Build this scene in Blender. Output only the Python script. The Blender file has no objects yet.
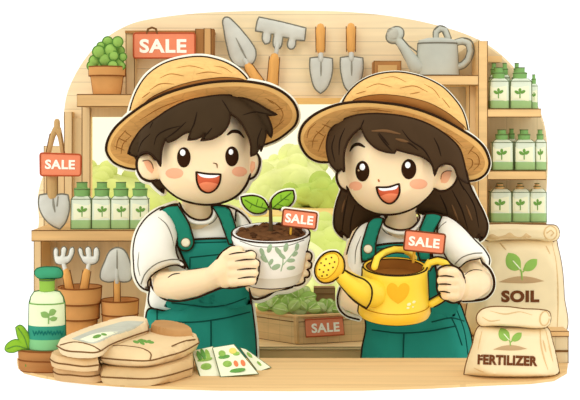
import bpy, bmesh, math, random
import numpy as np
from mathutils import Vector, Matrix
from mathutils.bvhtree import BVHTree
from mathutils.geometry import delaunay_2d_cdt
random.seed(7)
SC = bpy.context.scene
COL = SC.collection
# ------------------------------------------------------------------ camera, world, sun
F = 1200.0          # focal length in pixels of the 580x400 frame
CZ = 1.151          # eye height; the counter top is at 0.60
HZ = 130.0          # row of the horizon
cam = bpy.data.cameras.new('camera'); cam.lens = 36*F/580; cam.sensor_width = 36
cam.shift_y = -(200-HZ)/580; cam.clip_end = 200
co = bpy.data.objects.new('camera', cam); COL.objects.link(co)
co.location = (0, 0, CZ); co.rotation_euler = (math.pi/2, 0, 0); SC.camera = co
w = bpy.data.worlds.new('world'); SC.world = w; w.use_nodes = True
bg = w.node_tree.nodes['Background']; bg.inputs[0].default_value = (1, 1, 1, 1); bg.inputs[1].default_value = 1.24
sl = bpy.data.lights.new('sun', 'SUN'); sl.energy = .5; sl.angle = math.radians(25); sl.color = (1, .97, .9)
so = bpy.data.objects.new('sun', sl); COL.objects.link(so); so.location = (-2, 0, 4)
so.rotation_euler = (math.radians(64), 0, math.radians(-24))
SC.view_settings.view_transform = 'Standard'; SC.view_settings.look = 'None'
SC.view_settings.exposure = 0.0; SC.view_settings.gamma = 1; SC.view_settings.use_curve_mapping = False

# ------------------------------------------------------------------ helpers
def W(px, py, d): return Vector(((px-290)/F*d, d, CZ-(py-HZ)/F*d))
def S(px, d): return px/F*d                     # a length of px pixels at distance d
def ZR(py, d): return CZ-(py-HZ)/F*d
def lin(c):
    c = c/255.0
    return c/12.92 if c <= .04045 else ((c+.055)/1.055)**2.4
MATS = {}
def mat(name, rgb, var=.10, scale=14, stretch=(1,1,1), rough=.8, planks=None, lines=.75, trans=0, veins=0):
    if name in MATS: return MATS[name]
    m = bpy.data.materials.new(name); m.use_nodes = True; nt = m.node_tree; N = nt.nodes; L = nt.links
    b = N['Principled BSDF']; b.inputs['Roughness'].default_value = rough
    b.inputs['Specular IOR Level'].default_value = .03 if rough > .5 else .35
    c = tuple(lin(x) for x in rgb)
    tc = N.new('ShaderNodeTexCoord'); mp = N.new('ShaderNodeMapping'); mp.inputs['Scale'].default_value = stretch
    L.new(tc.outputs['Object'], mp.inputs['Vector'])
    nz = N.new('ShaderNodeTexNoise'); nz.inputs['Scale'].default_value = scale; nz.inputs['Detail'].default_value = 4
    L.new(mp.outputs[0], nz.inputs['Vector'])
    mr = N.new('ShaderNodeMapRange'); mr.inputs[1].default_value = .3; mr.inputs[2].default_value = .7
    mr.inputs[3].default_value = 1-var; mr.inputs[4].default_value = 1+var*.6
    L.new(nz.outputs['Fac'], mr.inputs[0])
    fac = mr.outputs[0]
    def mul(a, bb):
        q = N.new('ShaderNodeMath'); q.operation = 'MULTIPLY'; L.new(a, q.inputs[0]); L.new(bb, q.inputs[1]); return q.outputs[0]
    if veins:
        v = N.new('ShaderNodeTexVoronoi'); v.feature = 'DISTANCE_TO_EDGE'; v.inputs['Scale'].default_value = veins
        L.new(mp.outputs[0], v.inputs['Vector'])
        r = N.new('ShaderNodeMapRange'); r.inputs[1].default_value = 0; r.inputs[2].default_value = .06
        r.inputs[3].default_value = lines; r.inputs[4].default_value = 1; L.new(v.outputs['Distance'], r.inputs[0])
        fac = mul(fac, r.outputs[0])
    for (axis, period, wid, off) in (planks or []):
        sp = N.new('ShaderNodeSeparateXYZ'); L.new(tc.outputs['Object'], sp.inputs[0])
        a = N.new('ShaderNodeMath'); a.operation = 'MULTIPLY_ADD'; a.inputs[1].default_value = 1/period; a.inputs[2].default_value = off+50
        L.new(sp.outputs['XYZ'.index(axis)], a.inputs[0])
        f = N.new('ShaderNodeMath'); f.operation = 'FRACT'; L.new(a.outputs[0], f.inputs[0])
        g = N.new('ShaderNodeMath'); g.operation = 'LESS_THAN'; g.inputs[1].default_value = wid/period; L.new(f.outputs[0], g.inputs[0])
        r = N.new('ShaderNodeMapRange'); r.inputs[3].default_value = 1; r.inputs[4].default_value = lines; L.new(g.outputs[0], r.inputs[0])
        fac = mul(fac, r.outputs[0])
    vm = N.new('ShaderNodeVectorMath'); vm.operation = 'SCALE'; vm.inputs[0].default_value = c
    L.new(fac, vm.inputs['Scale']); L.new(vm.outputs[0], b.inputs['Base Color'])
    MATS[name] = m; return m

def hermite(pts, closed=True, step=2.0, sharp=72):
    P = [np.array(p[:2], float) for p in pts]; n = len(P); out = []
    def turn(i):
        a = P[i]-P[i-1]; b = P[(i+1) % n]-P[i]
        la, lb = np.linalg.norm(a), np.linalg.norm(b)
        if la < 1e-6 or lb < 1e-6: return 180
        return math.degrees(math.acos(max(-1, min(1, a.dot(b)/la/lb))))
    sh = [(turn(i) > sharp) if (closed or 0 < i < n-1) else True for i in range(n)]
    for i in range(n if closed else n-1):
        j = (i+1) % n; ch = P[j]-P[i]; l = np.linalg.norm(ch)
        def tang(k, lo):
            a = P[k]-P[k-1]; b = P[(k+1) % n]-P[k]
            u = a/max(1e-9, np.linalg.norm(a))+b/max(1e-9, np.linalg.norm(b)); return u/max(1e-9, np.linalg.norm(u))*l
        m0 = ch if sh[i] else tang(i, l); m1 = ch if sh[j] else tang(j, l)
        k = max(1, int(round(l/step)))
        for q in range(k):
            t = q/k; t2, t3 = t*t, t*t*t
            out.append((2*t3-3*t2+1)*P[i]+(t3-2*t2+t)*m0+(-2*t3+3*t2)*P[j]+(t3-t2)*m1)
    if not closed: out.append(P[-1])
    return np.array(out)

def ell(cx, cy, rx, ry, rot=0, n=20):
    r = math.radians(rot); o = []
    for i in range(n):
        a = 2*math.pi*i/n; x, y = rx*math.cos(a), ry*math.sin(a)
        o.append((cx+x*math.cos(r)-y*math.sin(r), cy+x*math.sin(r)+y*math.cos(r)))
    return o

def fill(B, target=420, spacing=None, holes=()):
    """triangulate a 2-D outline with a regular interior; u = solution of the Poisson equation (inflation)"""
    x, y = B[:, 0], B[:, 1]; x2, y2 = np.roll(x, -1), np.roll(y, -1)
    area = abs((x*y2-x2*y).sum())/2
    sp = spacing or math.sqrt(max(area, 1e-9)/target)
    loops = [B]+[np.array(h, float) for h in holes]
    seg = np.vstack([np.hstack([l, np.roll(l, -1, 0)]) for l in loops])
    gx, gy = np.meshgrid(np.arange(x.min()+sp*.4, x.max(), sp), np.arange(y.min()+sp*.4, y.max(), sp*.866))
    gx[1::2] += sp/2
    G = np.column_stack([gx.ravel(), gy.ravel()])
    ax, ay, bx, by = seg.T
    inside = np.zeros(len(G), bool)
    for i in range(len(seg)):
        c = (ay[i] > G[:, 1]) != (by[i] > G[:, 1])
        if by[i] != ay[i]:
            xi = (bx[i]-ax[i])*(G[:, 1]-ay[i])/(by[i]-ay[i])+ax[i]; inside ^= c & (G[:, 0] < xi)
    G = G[inside]
    if len(G):
        dmin = np.full(len(G), 1e9)
        for i in range(len(seg)):
            d = np.array([bx[i]-ax[i], by[i]-ay[i]]); L2 = max(d.dot(d), 1e-12)
            t = np.clip(((G-[ax[i], ay[i]])@d)/L2, 0, 1)
            dmin = np.minimum(dmin, np.linalg.norm(G-[ax[i], ay[i]]-t[:, None]*d, axis=1))
        G = G[dmin > sp*.45]
    pts = []; edges = []
    for l in loops:
        s = len(pts); pts += [Vector(p) for p in l.tolist()]; edges += [(s+i, s+(i+1) % len(l)) for i in range(len(l))]
    nb = len(pts); pts += [Vector(p) for p in G.tolist()]
    r = delaunay_2d_cdt(pts, edges, [], 2 if holes else 1, 1e-7)
    V = np.array([tuple(v) for v in r[0]]); T = [tuple(f) for f in r[2] if len(f) == 3]
    if holes:
        C = V[np.array(T)].mean(1); ins = np.zeros(len(C), bool)
        for i in range(len(seg)):
            c = (ay[i] > C[:, 1]) != (by[i] > C[:, 1])
            if by[i] != ay[i]:
                xi = (bx[i]-ax[i])*(C[:, 1]-ay[i])/(by[i]-ay[i])+ax[i]; ins ^= c & (C[:, 0] < xi)
        T = [t for t, k in zip(T, ins) if k]
    on = np.zeros(len(V), bool)
    for i, orig in enumerate(r[3]):
        if any(o < nb for o in orig): on[i] = True
    # boundary = edges used once
    cnt = {}
    for t in T:
        for a, b in ((t[0], t[1]), (t[1], t[2]), (t[2], t[0])):
            k = (min(a, b), max(a, b)); cnt[k] = cnt.get(k, 0)+1
    bnd = set()
    for k, v in cnt.items():
        if v == 1: bnd.update(k)
    used = sorted({i for t in T for i in t})
    remap = {o: i for i, o in enumerate(used)}
    V = V[used]; T = [tuple(remap[i] for i in t) for t in T]; bnd = {remap[i] for i in bnd}
    n = len(V); A = np.zeros((n, n)); rhs = np.zeros(n)
    for (a, b) in cnt:
        if a in remap and b in remap:
            a, b = remap[a], remap[b]; wgt = 1/max(1e-9, np.sum((V[a]-V[b])**2))
            A[a, b] -= wgt; A[b, a] -= wgt; A[a, a] += wgt; A[b, b] += wgt
    for i in range(n):
        if i in bnd: A[i, :] = 0; A[i, i] = 1
        else: rhs[i] = 1
    u = np.linalg.solve(A, rhs); u = np.maximum(u, 0); u /= max(u.max(), 1e-12)
    bedges = [k for k, v in cnt.items() if v == 1]
    # keep the orientation of T
    bo = []
    S1 = {tuple(sorted((remap[a], remap[b]))) for a, b in bedges if a in remap and b in remap}
    for t in T:
        for a, b in ((t[0], t[1]), (t[1], t[2]), (t[2], t[0])):
            if (min(a, b), max(a, b)) in S1: bo.append((a, b))
    return V, T, u, bnd, bo

def dval(d, x, y): return d(x, y) if callable(d) else d
class MB:
    def __init__(s): s.V = []; s.Fc = []; s.M = []; s.mats = []
    def mi(s, m):
        if m not in s.mats: s.mats.append(m)
        return s.mats.index(m)
    def add(s, V, Fc, m):
        o = len(s.V); s.V += [tuple(v) for v in V]; s.Fc += [tuple(i+o for i in f) for f in Fc]; s.M += [s.mi(m)]*len(Fc); return s
    # pillow of an outline in picture coordinates, at its own distance, with real thickness
    def puff(s, C, d, T, m, back=None, box=1.0, pw=.5, target=420, ink=None, inkr=1.0, sharp=72, step=2.0, smooth=True):
        B = hermite(C, True, step, sharp) if smooth else np.array(C, float)
        P, Tr, u, bnd, bo = fill(B, target); h = np.minimum(1, box*u**pw); bk = T if back is None else back
        n = len(P); V = []
        for (x, y), k in zip(P, h):
            dd = dval(d, x, y); v = W(x, y, dd); v.y -= T*k; V.append(v)
        idx = {}
        for i, ((x, y), k) in enumerate(zip(P, h)):
            if i in bnd: idx[i] = i
            else:
                dd = dval(d, x, y); v = W(x, y, dd); v.y += bk*k; idx[i] = len(V); V.append(v)
        a = Vector((P[Tr[0][0]][0], P[Tr[0][0]][1])); 
        F1 = list(Tr); F2 = [(idx[t[0]], idx[t[2]], idx[t[1]]) for t in Tr]
        s.add(V, F1+F2, m)
        if ink: s.tube([W(x, y, dval(d, x, y)) for x, y in B], [S(inkr, dval(d, x, y)) for x, y in B], ink, closed=True)
        return s
    # flat board with square edges
    def slab(s, C, d, T, m, ink=None, inkr=.7, smooth=False, step=2, holes=(), sharp=72):
        B = hermite(C, True, step, sharp) if smooth else np.array(C, float)
        P, Tr, u, bnd, bo = fill(B, 30, holes=holes); n = len(P)
        V = [W(x, y, dval(d, x, y)) for x, y in P]; Bk = [v+Vector((0, T, 0)) for v in V]
        s.add(V+Bk, list(Tr)+[(c+n, b+n, a+n) for a, b, c in Tr]+[(b, a, a+n, b+n) for a, b in bo], m)
        if ink: s.tube([W(x, y, dval(d, x, y)) for x, y in B], [S(inkr, dval(d, x, y)) for x, y in B], ink, closed=True)
        return s
    # outline laid onto the surface below it
    def patch(s, C, bvh, m, T=.002, off=.0008, dm=None, target=90, ink=None, inkr=.7, sharp=72, step=1.5, smooth=True, up=0):
        B = hermite(C, True, step, sharp) if smooth else np.array(C, float)
        P, Tr, u, bnd, bo = fill(B, target); h = np.minimum(1, 1.6*u**.5)
        ds = [cast(bvh, x, y) for x, y in P]; ok = [q for q in ds if q]
        if not ok: return s
        av = sum(ok)/len(ok); ds = [q if q else av for q in ds]
        V = []; n = len(P)
        for (x, y), k, q in zip(P, h, ds): v = W(x, y, q)+Vector((0, 0, up+T*k)) if up else W(x, y, q-off-T*k); V.append(v)
        for (x, y), q in zip(P, ds): V.append(W(x, y, q)-Vector((0, 0, .001)) if up else W(x, y, q+.0015))
        s.add(V, list(Tr)+[(c+n, b+n, a+n) for a, b, c in Tr]+[(b, a, a+n, b+n) for a, b in bo], m)
        if ink: s.stroke(list(B)+[B[0]], bvh, ink, inkr, raw=True)
        return s
    def stroke(s, pts, bvh, m, r=.7, d=None, raw=False, taper=False, off=0):
        B = np.array(pts, float) if raw else hermite(pts, False, 1.5)
        if d is None:
            ds = [cast(bvh, x, y) for x, y in B]; ok = [q for q in ds if q]
            if not ok: return s
            last = ok[0]; dd = []
            for q in ds: last = q if q else last; dd.append(last-off)
        else: dd = [dval(d, x, y) for x, y in B]
        n = len(B); rr = []
        for i in range(n):
            k = 1 if not taper else .35+.65*math.sin(math.pi*(i+.5)/n)
            rr.append(S(r*k, dd[i]))
        s.tube([W(x, y, q) for (x, y), q in zip(B, dd)], rr, m); return s
    def tube(s, P, R, m, closed=False, seg=8, caps=True):
        P = [Vector(p) for p in P]; n = len(P)
        if n < 2: return s
        if not hasattr(R, '__len__'): R = [R]*n
        V = []; Fc = []; prev = None
        for i in range(n):
            a = P[i-1] if (i or closed) else P[i]; b = P[(i+1) % n] if (i < n-1 or closed) else P[i]
            t = (b-a); t = t.normalized() if t.length > 1e-9 else Vector((0, 0, 1))
            if prev is None:
                up = Vector((0, 1, 0)) if abs(t.y) < .9 else Vector((1, 0, 0)); x = t.cross(up).normalized()
            else:
                x = prev-t*prev.dot(t); x = x.normalized() if x.length > 1e-6 else t.orthogonal().normalized()
            prev = x; y = t.cross(x)
            for k in range(seg):
                an = 2*math.pi*k/seg; V.append(P[i]+(x*math.cos(an)+y*math.sin(an))*R[i])
        for i in range(n if closed else n-1):
            j = (i+1) % n
            for k in range(seg):
                l = (k+1) % seg; Fc.append((i*seg+k, i*seg+l, j*seg+l, j*seg+k))
        if not closed and caps:
            for e, i, sgn in ((0, 0, -1), (1, n-1, 1)):
                t = (P[1]-P[0]) if i == 0 else (P[-1]-P[-2]); t = t.normalized()*sgn
                base = len(V); c = i*seg
                for k in range(seg): V.append(P[i]+(V[c+k]-P[i])*.7+t*R[i]*.7)
                V.append(P[i]+t*R[i])
                for k in range(seg):
                    l = (k+1) % seg
                    q = (c+k, c+l, base+l, base+k); Fc.append(q if sgn > 0 else q[::-1])
                    q = (base+k, base+l, base+seg); Fc.append(q if sgn > 0 else q[::-1])
        return s.add(V, Fc, m)
    def lathe(s, prof, c, mt, tilt=0, seg=40, sq=2, roll=0, rz=0, sy=1):
        """prof: (radius, height[, material]); c: world point of height 0; tilt: lean of the top towards the camera"""
        R = Matrix.Rotation(math.radians(rz), 3, 'Z')@Matrix.Rotation(math.radians(roll), 3, 'Y')@Matrix.Rotation(math.radians(tilt), 3, 'X'); c = Vector(c)
        V = []
        for p in prof:
            for k in range(seg):
                a = 2*math.pi*(k+.5)/seg; ca, sa = math.cos(a), math.sin(a)
                q = (abs(ca)**sq+abs(sa)**sq)**(-1/sq)*p[0]
                V.append(c+R@Vector((ca*q, sa*q*sy, p[1])))
        o = len(s.V); s.V += [tuple(v) for v in V]
        for i in range(len(prof)-1):
            m = prof[i+1][2] if len(prof[i+1]) > 2 else mt
            for k in range(seg):
                l = (k+1) % seg; s.Fc.append((o+i*seg+k, o+i*seg+l, o+(i+1)*seg+l, o+(i+1)*seg+k)); s.M.append(s.mi(m))
        for i, fl in ((0, True), (len(prof)-1, False)):
            if prof[i][0] > 1e-6:
                f = tuple(o+i*seg+k for k in range(seg)); s.Fc.append(f[::-1] if fl else f); s.M.append(s.mi(prof[i][2] if len(prof[i]) > 2 else mt))
        return s
    def ring(s, r, z, c, m, rad, tilt=0, seg=40, sq=2, rz=0, roll=0, sy=1):
        R = Matrix.Rotation(math.radians(rz), 3, 'Z')@Matrix.Rotation(math.radians(roll), 3, 'Y')@Matrix.Rotation(math.radians(tilt), 3, 'X'); P = []
        for k in range(seg):
            a = 2*math.pi*(k+.5)/seg; ca, sa = math.cos(a), math.sin(a); q = (abs(ca)**sq+abs(sa)**sq)**(-1/sq)*r
            P.append(Vector(c)+R@Vector((ca*q, sa*q*sy, z)))
        return s.tube(P, rad, m, closed=True, seg=6)
    def ball(s, c, r, m, sx=1, sy=1, sz=1, n=12, R=None):
        V = []; Fc = []; c = Vector(c)
        for i in range(n+1):
            t = math.pi*i/n
            for k in range(2*n):
                a = math.pi*k/n; v = Vector((r*sx*math.sin(t)*math.cos(a), r*sy*math.sin(t)*math.sin(a), r*sz*math.cos(t)))
                V.append(c+(R@v if R else v))
        for i in range(n):
            for k in range(2*n):
                l = (k+1) % (2*n); q = (i*2*n+k, (i+1)*2*n+k, (i+1)*2*n+l, i*2*n+l)
                if i == 0: Fc.append((q[0], q[1], q[2]))
                elif i == n-1: Fc.append((q[0], q[1], q[3]))
                else: Fc.append(q)
        return s.add(V, Fc, m)
    # box from its front face in picture coordinates at distance d, going back by dep
    def box(s, x0, x1, y0, y1, d, dep, m, ink=None, inkr=.5):
        a = W(x0, y1, d); b = W(x1, y0, d)
        return s.wbox(a.x, b.x, d, d+dep, a.z, b.z, m, ink, S(inkr, d))
    def wbox(s, x0, x1, y0, y1, z0, z1, m, ink=None, inkr=0):
        V = [(x0, y0, z0), (x1, y0, z0), (x1, y1, z0), (x0, y1, z0), (x0, y0, z1), (x1, y0, z1), (x1, y1, z1), (x0, y1, z1)]
        s.add(V, [(0, 3, 2, 1), (4, 5, 6, 7), (0, 1, 5, 4), (1, 2, 6, 5), (2, 3, 7, 6), (3, 0, 4, 7)], m)
        if ink: s.tube([V[0], V[1], V[5], V[4]], inkr, ink, closed=True, seg=6)
        return s
    def bvh(s): return BVHTree.FromPolygons([Vector(v) for v in s.V], s.Fc)
    def bounds(s):
        A = np.array(s.V); return A.min(0), A.max(0)
    def remesh(s, vox, m, sm=2):
        me = bpy.data.meshes.new('t'); me.from_pydata(s.V, [], s.Fc)
        o = bpy.data.objects.new('t', me); COL.objects.link(o)
        bm = bmesh.new(); bm.from_mesh(me); bmesh.ops.recalc_face_normals(bm, faces=bm.faces); bm.to_mesh(me); bm.free()
        r = o.modifiers.new('r', 'REMESH'); r.mode = 'VOXEL'; r.voxel_size = vox
        q = o.modifiers.new('s', 'SMOOTH'); q.iterations = sm; q.factor = .5
        dg = bpy.context.evaluated_depsgraph_get(); e = o.evaluated_get(dg); em = e.to_mesh()
        n = MB(); n.add([tuple(v.co) for v in em.vertices], [tuple(p.vertices) for p in em.polygons], m)
        e.to_mesh_clear(); bpy.data.objects.remove(o); bpy.data.meshes.remove(me)
        return n
    def build(s, name, parent=None, label=None, smooth=True, loc=None):
        base = world_loc(parent) if parent else None
        if base is None:
            a, b = s.bounds(); base = loc or Vector(((a[0]+b[0])/2, (a[1]+b[1])/2, a[2]))
        base = Vector(base)
        me = bpy.data.meshes.new(name); me.from_pydata([tuple(Vector(v)-base) for v in s.V], [], s.Fc)
        for m in s.mats: me.materials.append(m)
        me.polygons.foreach_set('material_index', s.M)
        bm = bmesh.new(); bm.from_mesh(me); bmesh.ops.recalc_face_normals(bm, faces=bm.faces); bm.to_mesh(me); bm.free()
        if smooth:
            me.polygons.foreach_set('use_smooth', [True]*len(me.polygons)); me.set_sharp_from_angle(angle=math.radians(50))
        o = bpy.data.objects.new(name, me); COL.objects.link(o)
        if parent: o.parent = parent
        else: o.location = base
        if label: o['label'] = label
        return o
def world_loc(o):
    v = Vector((0, 0, 0))
    while o: v += Vector(o.location); o = o.parent
    return v
def cast(bvh, px, py):
    o = Vector((0, 0, CZ)); dr = (W(px, py, 1)-o)
    h = bvh.ray_cast(o, dr.normalized())
    return h[0].y if h and h[0] is not None else None
def thing(name, label, cat, loc, group=None):
    o = bpy.data.objects.new(name, None); COL.objects.link(o); o.location = loc; o.empty_display_size = .05
    o['label'] = label; o['category'] = cat
    if group: o['group'] = group
    return o
def tag(o, label, cat, group=None):
    o['label'] = label; o['category'] = cat
    if group: o['group'] = group
    return o
def struct(o): o['kind'] = 'structure'; return o
def dup(root, delta, label, scale=None):
    r = root.copy(); COL.objects.link(r); r.location = Vector(root.location)+Vector(delta); r['label'] = label
    if scale: r.scale = scale
    def rec(src, dst):
        for ch in list(src.children):
            c = ch.copy(); COL.objects.link(c); c.parent = dst; rec(ch, c)
    rec(root, r); return r
def lettering(txt, cx, cy, dfn, wpx, hpx, m, rot=0, depth=.0012, bold=.03, skew=0):
    cu = bpy.data.curves.new('t', 'FONT'); cu.body = txt; cu.size = 1; cu.extrude = .02; cu.offset = bold; cu.resolution_u = 4
    cu.space_character = 1.08
    o = bpy.data.objects.new('t', cu); COL.objects.link(o)
    me = bpy.data.meshes.new_from_object(o)
    V = np.array([tuple(v.co) for v in me.vertices]); Fc = [tuple(p.vertices) for p in me.polygons]
    bpy.data.objects.remove(o); bpy.data.meshes.remove(me)
    lo, hi = V.min(0), V.max(0); c = (lo+hi)/2; sx = wpx/(hi[0]-lo[0]); sy = hpx/(hi[1]-lo[1]); r = math.radians(rot)
    mb = MB(); out = []
    for v in V:
        x, y = (v[0]-c[0])*sx, -(v[1]-c[1])*sy; x, y = x*math.cos(r)-y*math.sin(r), x*math.sin(r)+y*math.cos(r)
        q = W(cx+x, cy+y, dval(dfn, cx+x, cy+y)); q.y -= (v[2]-c[2])/.04*depth; out.append(q)
    mb.add(out, Fc, m); return mb

# ------------------------------------------------------------------ materials
INK = mat('dark_brown_ink', (52, 34, 20), .05)
INKB = mat('soft_brown_line', (118, 82, 46), .08)
INKG = mat('olive_line', (96, 110, 70), .08)
GREYL = mat('grey_line', (120, 116, 100), .08)
PALE = mat('halo_outline', (242, 238, 216), .02)
SKIN = mat('skin', (250, 222, 178), .02, 6)
_b = SKIN.node_tree.nodes['Principled BSDF']; _b.inputs['Subsurface Weight'].default_value = .15; _b.inputs['Subsurface Radius'].default_value = (1, .35, .15); _b.inputs['Subsurface Scale'].default_value = .03
BLUSH = mat('blush', (247, 178, 138), .03)
PEACH = mat('inner_ear', (245, 180, 136), .03)
HAIRB = mat('boy_hair', (66, 50, 32), .16, 9, (1, 1, .35))
HAIRG = mat('girl_hair', (72, 53, 34), .16, 9, (1, 1, .35))
STRAND = mat('hair_strand_line', (40, 27, 17), .05)
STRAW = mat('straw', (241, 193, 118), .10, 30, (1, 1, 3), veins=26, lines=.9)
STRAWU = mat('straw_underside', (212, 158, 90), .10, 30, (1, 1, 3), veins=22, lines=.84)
STRAWR = mat('straw_rim', (238, 188, 112), .06)
SHADEBAND = mat('crown_shade_band', (160, 106, 52), .08)
SHIRT = mat('white_cotton', (246, 243, 228), .03)
TEAL = mat('teal_denim', (40, 136, 118), .09, 10)
TEALD = mat('teal_seam', (20, 76, 66), .05)
TEALS = mat('teal_strap', (38, 132, 108), .09, 10)
CREAM = mat('cream_button', (244, 236, 204), .03)
EYE = mat('eye_brown', (50, 28, 14), .02, rough=.8)
WHITE = mat('eye_white', (255, 255, 252), .0)
MOUTH = mat('mouth_red', (208, 96, 62), .04)
TONGUE = mat('tongue', (238, 138, 96), .04)
POTW = mat('white_ceramic', (250, 249, 240), .03, rough=.4)
POTP = mat('sage_print', (160, 184, 148), .06)
SOIL = mat('soil', (112, 74, 44), .35, 40)
SOILD = mat('soil_line', (74, 46, 26), .2)
LEAF = mat('leaf_green', (136, 182, 50), .14, 18)
LEAFV = mat('leaf_vein', (78, 112, 34), .08)
STEM = mat('stem', (84, 66, 40), .1)
SIGN = mat('sign_coral', (234, 138, 100), .05)
SIGNE = mat('sign_edge', (180, 84, 50), .05)
LETW = mat('sign_lettering', (255, 246, 226), .01)
STICK = mat('stick_yellow', (232, 176, 60), .06)
YEL = mat('yellow_enamel', (252, 216, 60), .06, 8, rough=.4)
YELD = mat('yellow_enamel_deep', (246, 196, 44), .05, 8, rough=.4)
HEART = mat('heart_amber', (240, 184, 46), .03)
WOOD = mat('warm_wood', (234, 194, 134), .10, 6, (1, 1, 9))
WOODW = mat('wall_boards', (246, 224, 180), .07, 5, (.6, 1, 9), planks=[('Z', .045, .0028, .3)], lines=.78)
WOODV = mat('upright_wood', (226, 196, 146), .10, 6, (9, 1, .6))
WOODS = mat('shelf_wood', (220, 178, 120), .10, 6, (.8, 1, 9))
WOODC = mat('counter_wood', (228, 190, 132), .09, 5, (.5, 7, 7), planks=[('Y', .085, .003, .2)], lines=.84)
WOODP = mat('back_panel_wood', (222, 200, 156), .10, 5, (8, 1, .8), planks=[('X', .10, .003, .1)], lines=.84)
WOODB = mat('brown_board', (176, 124, 72), .12, 6, (8, 1, .8))
WOODH = mat('handle_wood', (226, 166, 92), .10, 9, (8, 8, 1))
METAL = mat('pale_metal', (204, 202, 188), .12, 14, rough=.55)
METALD = mat('pale_metal_dark_line', (146, 142, 126), .08)  # darker grey strokes along the metal blades
TERRA = mat('terracotta', (208, 150, 88), .12, 12)
TERRAD = mat('terracotta_line', (130, 76, 36), .08)
BGLASS = mat('bottle_pale', (222, 230, 204), .06)
BLAB = mat('bottle_label', (240, 240, 204), .04)
BGRN = mat('bottle_green', (158, 192, 130), .10)
CAPG = mat('cap_green', (128, 172, 100), .12, 20)
EMBG = mat('emblem_green', (112, 158, 74), .06)
KRAFT = mat('kraft_bag', (238, 216, 170), .08, 8)
KRAFTD = mat('kraft_dark', (216, 182, 130), .10, 10)
KRAFTT = mat('kraft_tan', (232, 202, 152), .08, 10)
PRINTB = mat('print_brown', (108, 62, 34), .04)
MOUND = mat('print_mound', (188, 154, 110), .05)
PRINTG = mat('print_green', (142, 180, 84), .08)
FOLI = mat('foliage', (146, 184, 88), .16, 22)
FOLID = mat('foliage_line', (90, 134, 58), .1)

# ------------------------------------------------------------------ the setting
CT = .60                        # counter top height
fl = MB().wbox(-1.05, 1.05, 2.35, 4.06, -.05, 0, mat('floor_white', (248, 246, 240), .02)).build('floor', smooth=False); struct(fl)
# back wall, ending in a rounded outline, with the window opening
wall_c = [(34, 524), (34, 236), (38, 228), (38, 195), (45, 172), (62, 150), (64, 112), (67, 94), (75, 75), (88, 55), (102, 41), (118, 30), (135, 22.5),
          (160, 17.5), (200, 13), (250, 11), (300, 10.5), (350, 12), (400, 17.5), (440, 26), (468, 35), (488, 45), (508, 61), (524, 81), (537, 104), (545, 127), (547.5, 155), (547.5, 330), (556, 340), (556, 474)]
hole = [(89.5, 118), (440, 104), (440, 310), (89.5, 310)]
hole = [(89.5, 104), (440, 104), (440, 310), (89.5, 310)]
upper = hermite(wall_c[1:-1], False, 4)
outline = [(34, 470)]+[tuple(p) for p in upper]+[(556, 470)]
wb = MB().slab(outline, 4.0, .06, WOODW, holes=[hole])
wo = wb.build('wall_back', smooth=False); struct(wo)
INKW = mat('wall_edge_line', (190, 160, 108), .08)
# window: frame with jambs, head and sill, and the pane
wf = MB(); wf.box(82, 90, 104, 314, 3.97, .03, WOODV, INKB, .4); wf.box(440, 448, 98, 314, 3.97, .03, WOODV)
wf.box(90, 440, 98, 104, 3.965, .035, mat('window_head', (232, 184, 110), .08, 6, (1, 1, 9))); wf.box(82, 448, 309, 316, 3.95, .05, WOODS)
wf.box(90, 134, 104, 117, 3.975, .025, WOODV)
win = wf.build('window_1', smooth=False); struct(win)
gm = bpy.data.materials.new('sky_tint_glass'); gm.use_nodes = True; nt = gm.node_tree; nt.nodes.clear()
tr = nt.nodes.new('ShaderNodeBsdfTransparent'); tr.inputs[0].default_value = (1, .965, .81, 1)  # tint put into the pane so the white sky behind looks cream
ou = nt.nodes.new('ShaderNodeOutputMaterial'); nt.links.new(tr.outputs[0], ou.inputs[0])
pn = MB().box(89, 441, 103, 311, 4.02, .004, gm).build('pane', win, 'window pane with a cream sky tint', smooth=False)
# trim of the wall: uprights and ledge at the left
tb = MB(); tb.box(64.3, 72, 60+52, 229, 3.96, .04, WOODV, INKB, .35); tb.box(72, 82, 118, 229, 3.975, .025, WOODV)
tb.box(44, 80, 146, 230, 3.985, .015, WOODV, INKB, .35)
struct(tb.build('trim_1', smooth=False))
tb = MB(); tb.box(126, 134.5, 31, 95, 3.93, .07, WOODV, INKB, .4); tb.box(125, 214, 30.5, 33, 3.92, .08, WOODB)
struct(tb.build('trim_2', smooth=False))

# garden outside; haze is painted in as pale plant colours
LAWN = mat('lawn', (216, 226, 160), .10, 1.2)
g = MB(); a, b = 4.3, 26
g.add([W(60, 0, a).xy.to_3d(), W(500, 0, a).xy.to_3d(), W(470, 0, b).xy.to_3d(), W(75, 0, b).xy.to_3d()] +
      [W(60, 0, a).xy.to_3d()-Vector((0, 0, .1)), W(500, 0, a).xy.to_3d()-Vector((0, 0, .1)), W(470, 0, b).xy.to_3d()-Vector((0, 0, .1)), W(75, 0, b).xy.to_3d()-Vector((0, 0, .1))],
      [(0, 1, 2, 3), (7, 6, 5, 4), (0, 4, 5, 1), (1, 5, 6, 2), (2, 6, 7, 3), (3, 7, 4, 0)], LAWN)
struct(g.build('ground', smooth=False))
g = MB(); P = [(240, 214, 16), (400, 212, 16.5), (400, 206, 18), (240, 208, 17.5)]
path = [Vector((W(x, y, CZ*F/(y-HZ)).x, CZ*F/(y-HZ), .02)) for x, y in ((236, 217), (420, 215), (420, 208), (236, 209))]
g.add(path+[p-Vector((0, 0, .04)) for p in path], [(0, 1, 2, 3), (7, 6, 5, 4), (0, 4, 5, 1), (1, 5, 6, 2), (2, 6, 7, 3), (3, 7, 4, 0)], mat('path_tan', (228, 200, 140), .06, 2))
struct(g.build('garden_path', smooth=False))
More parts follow.
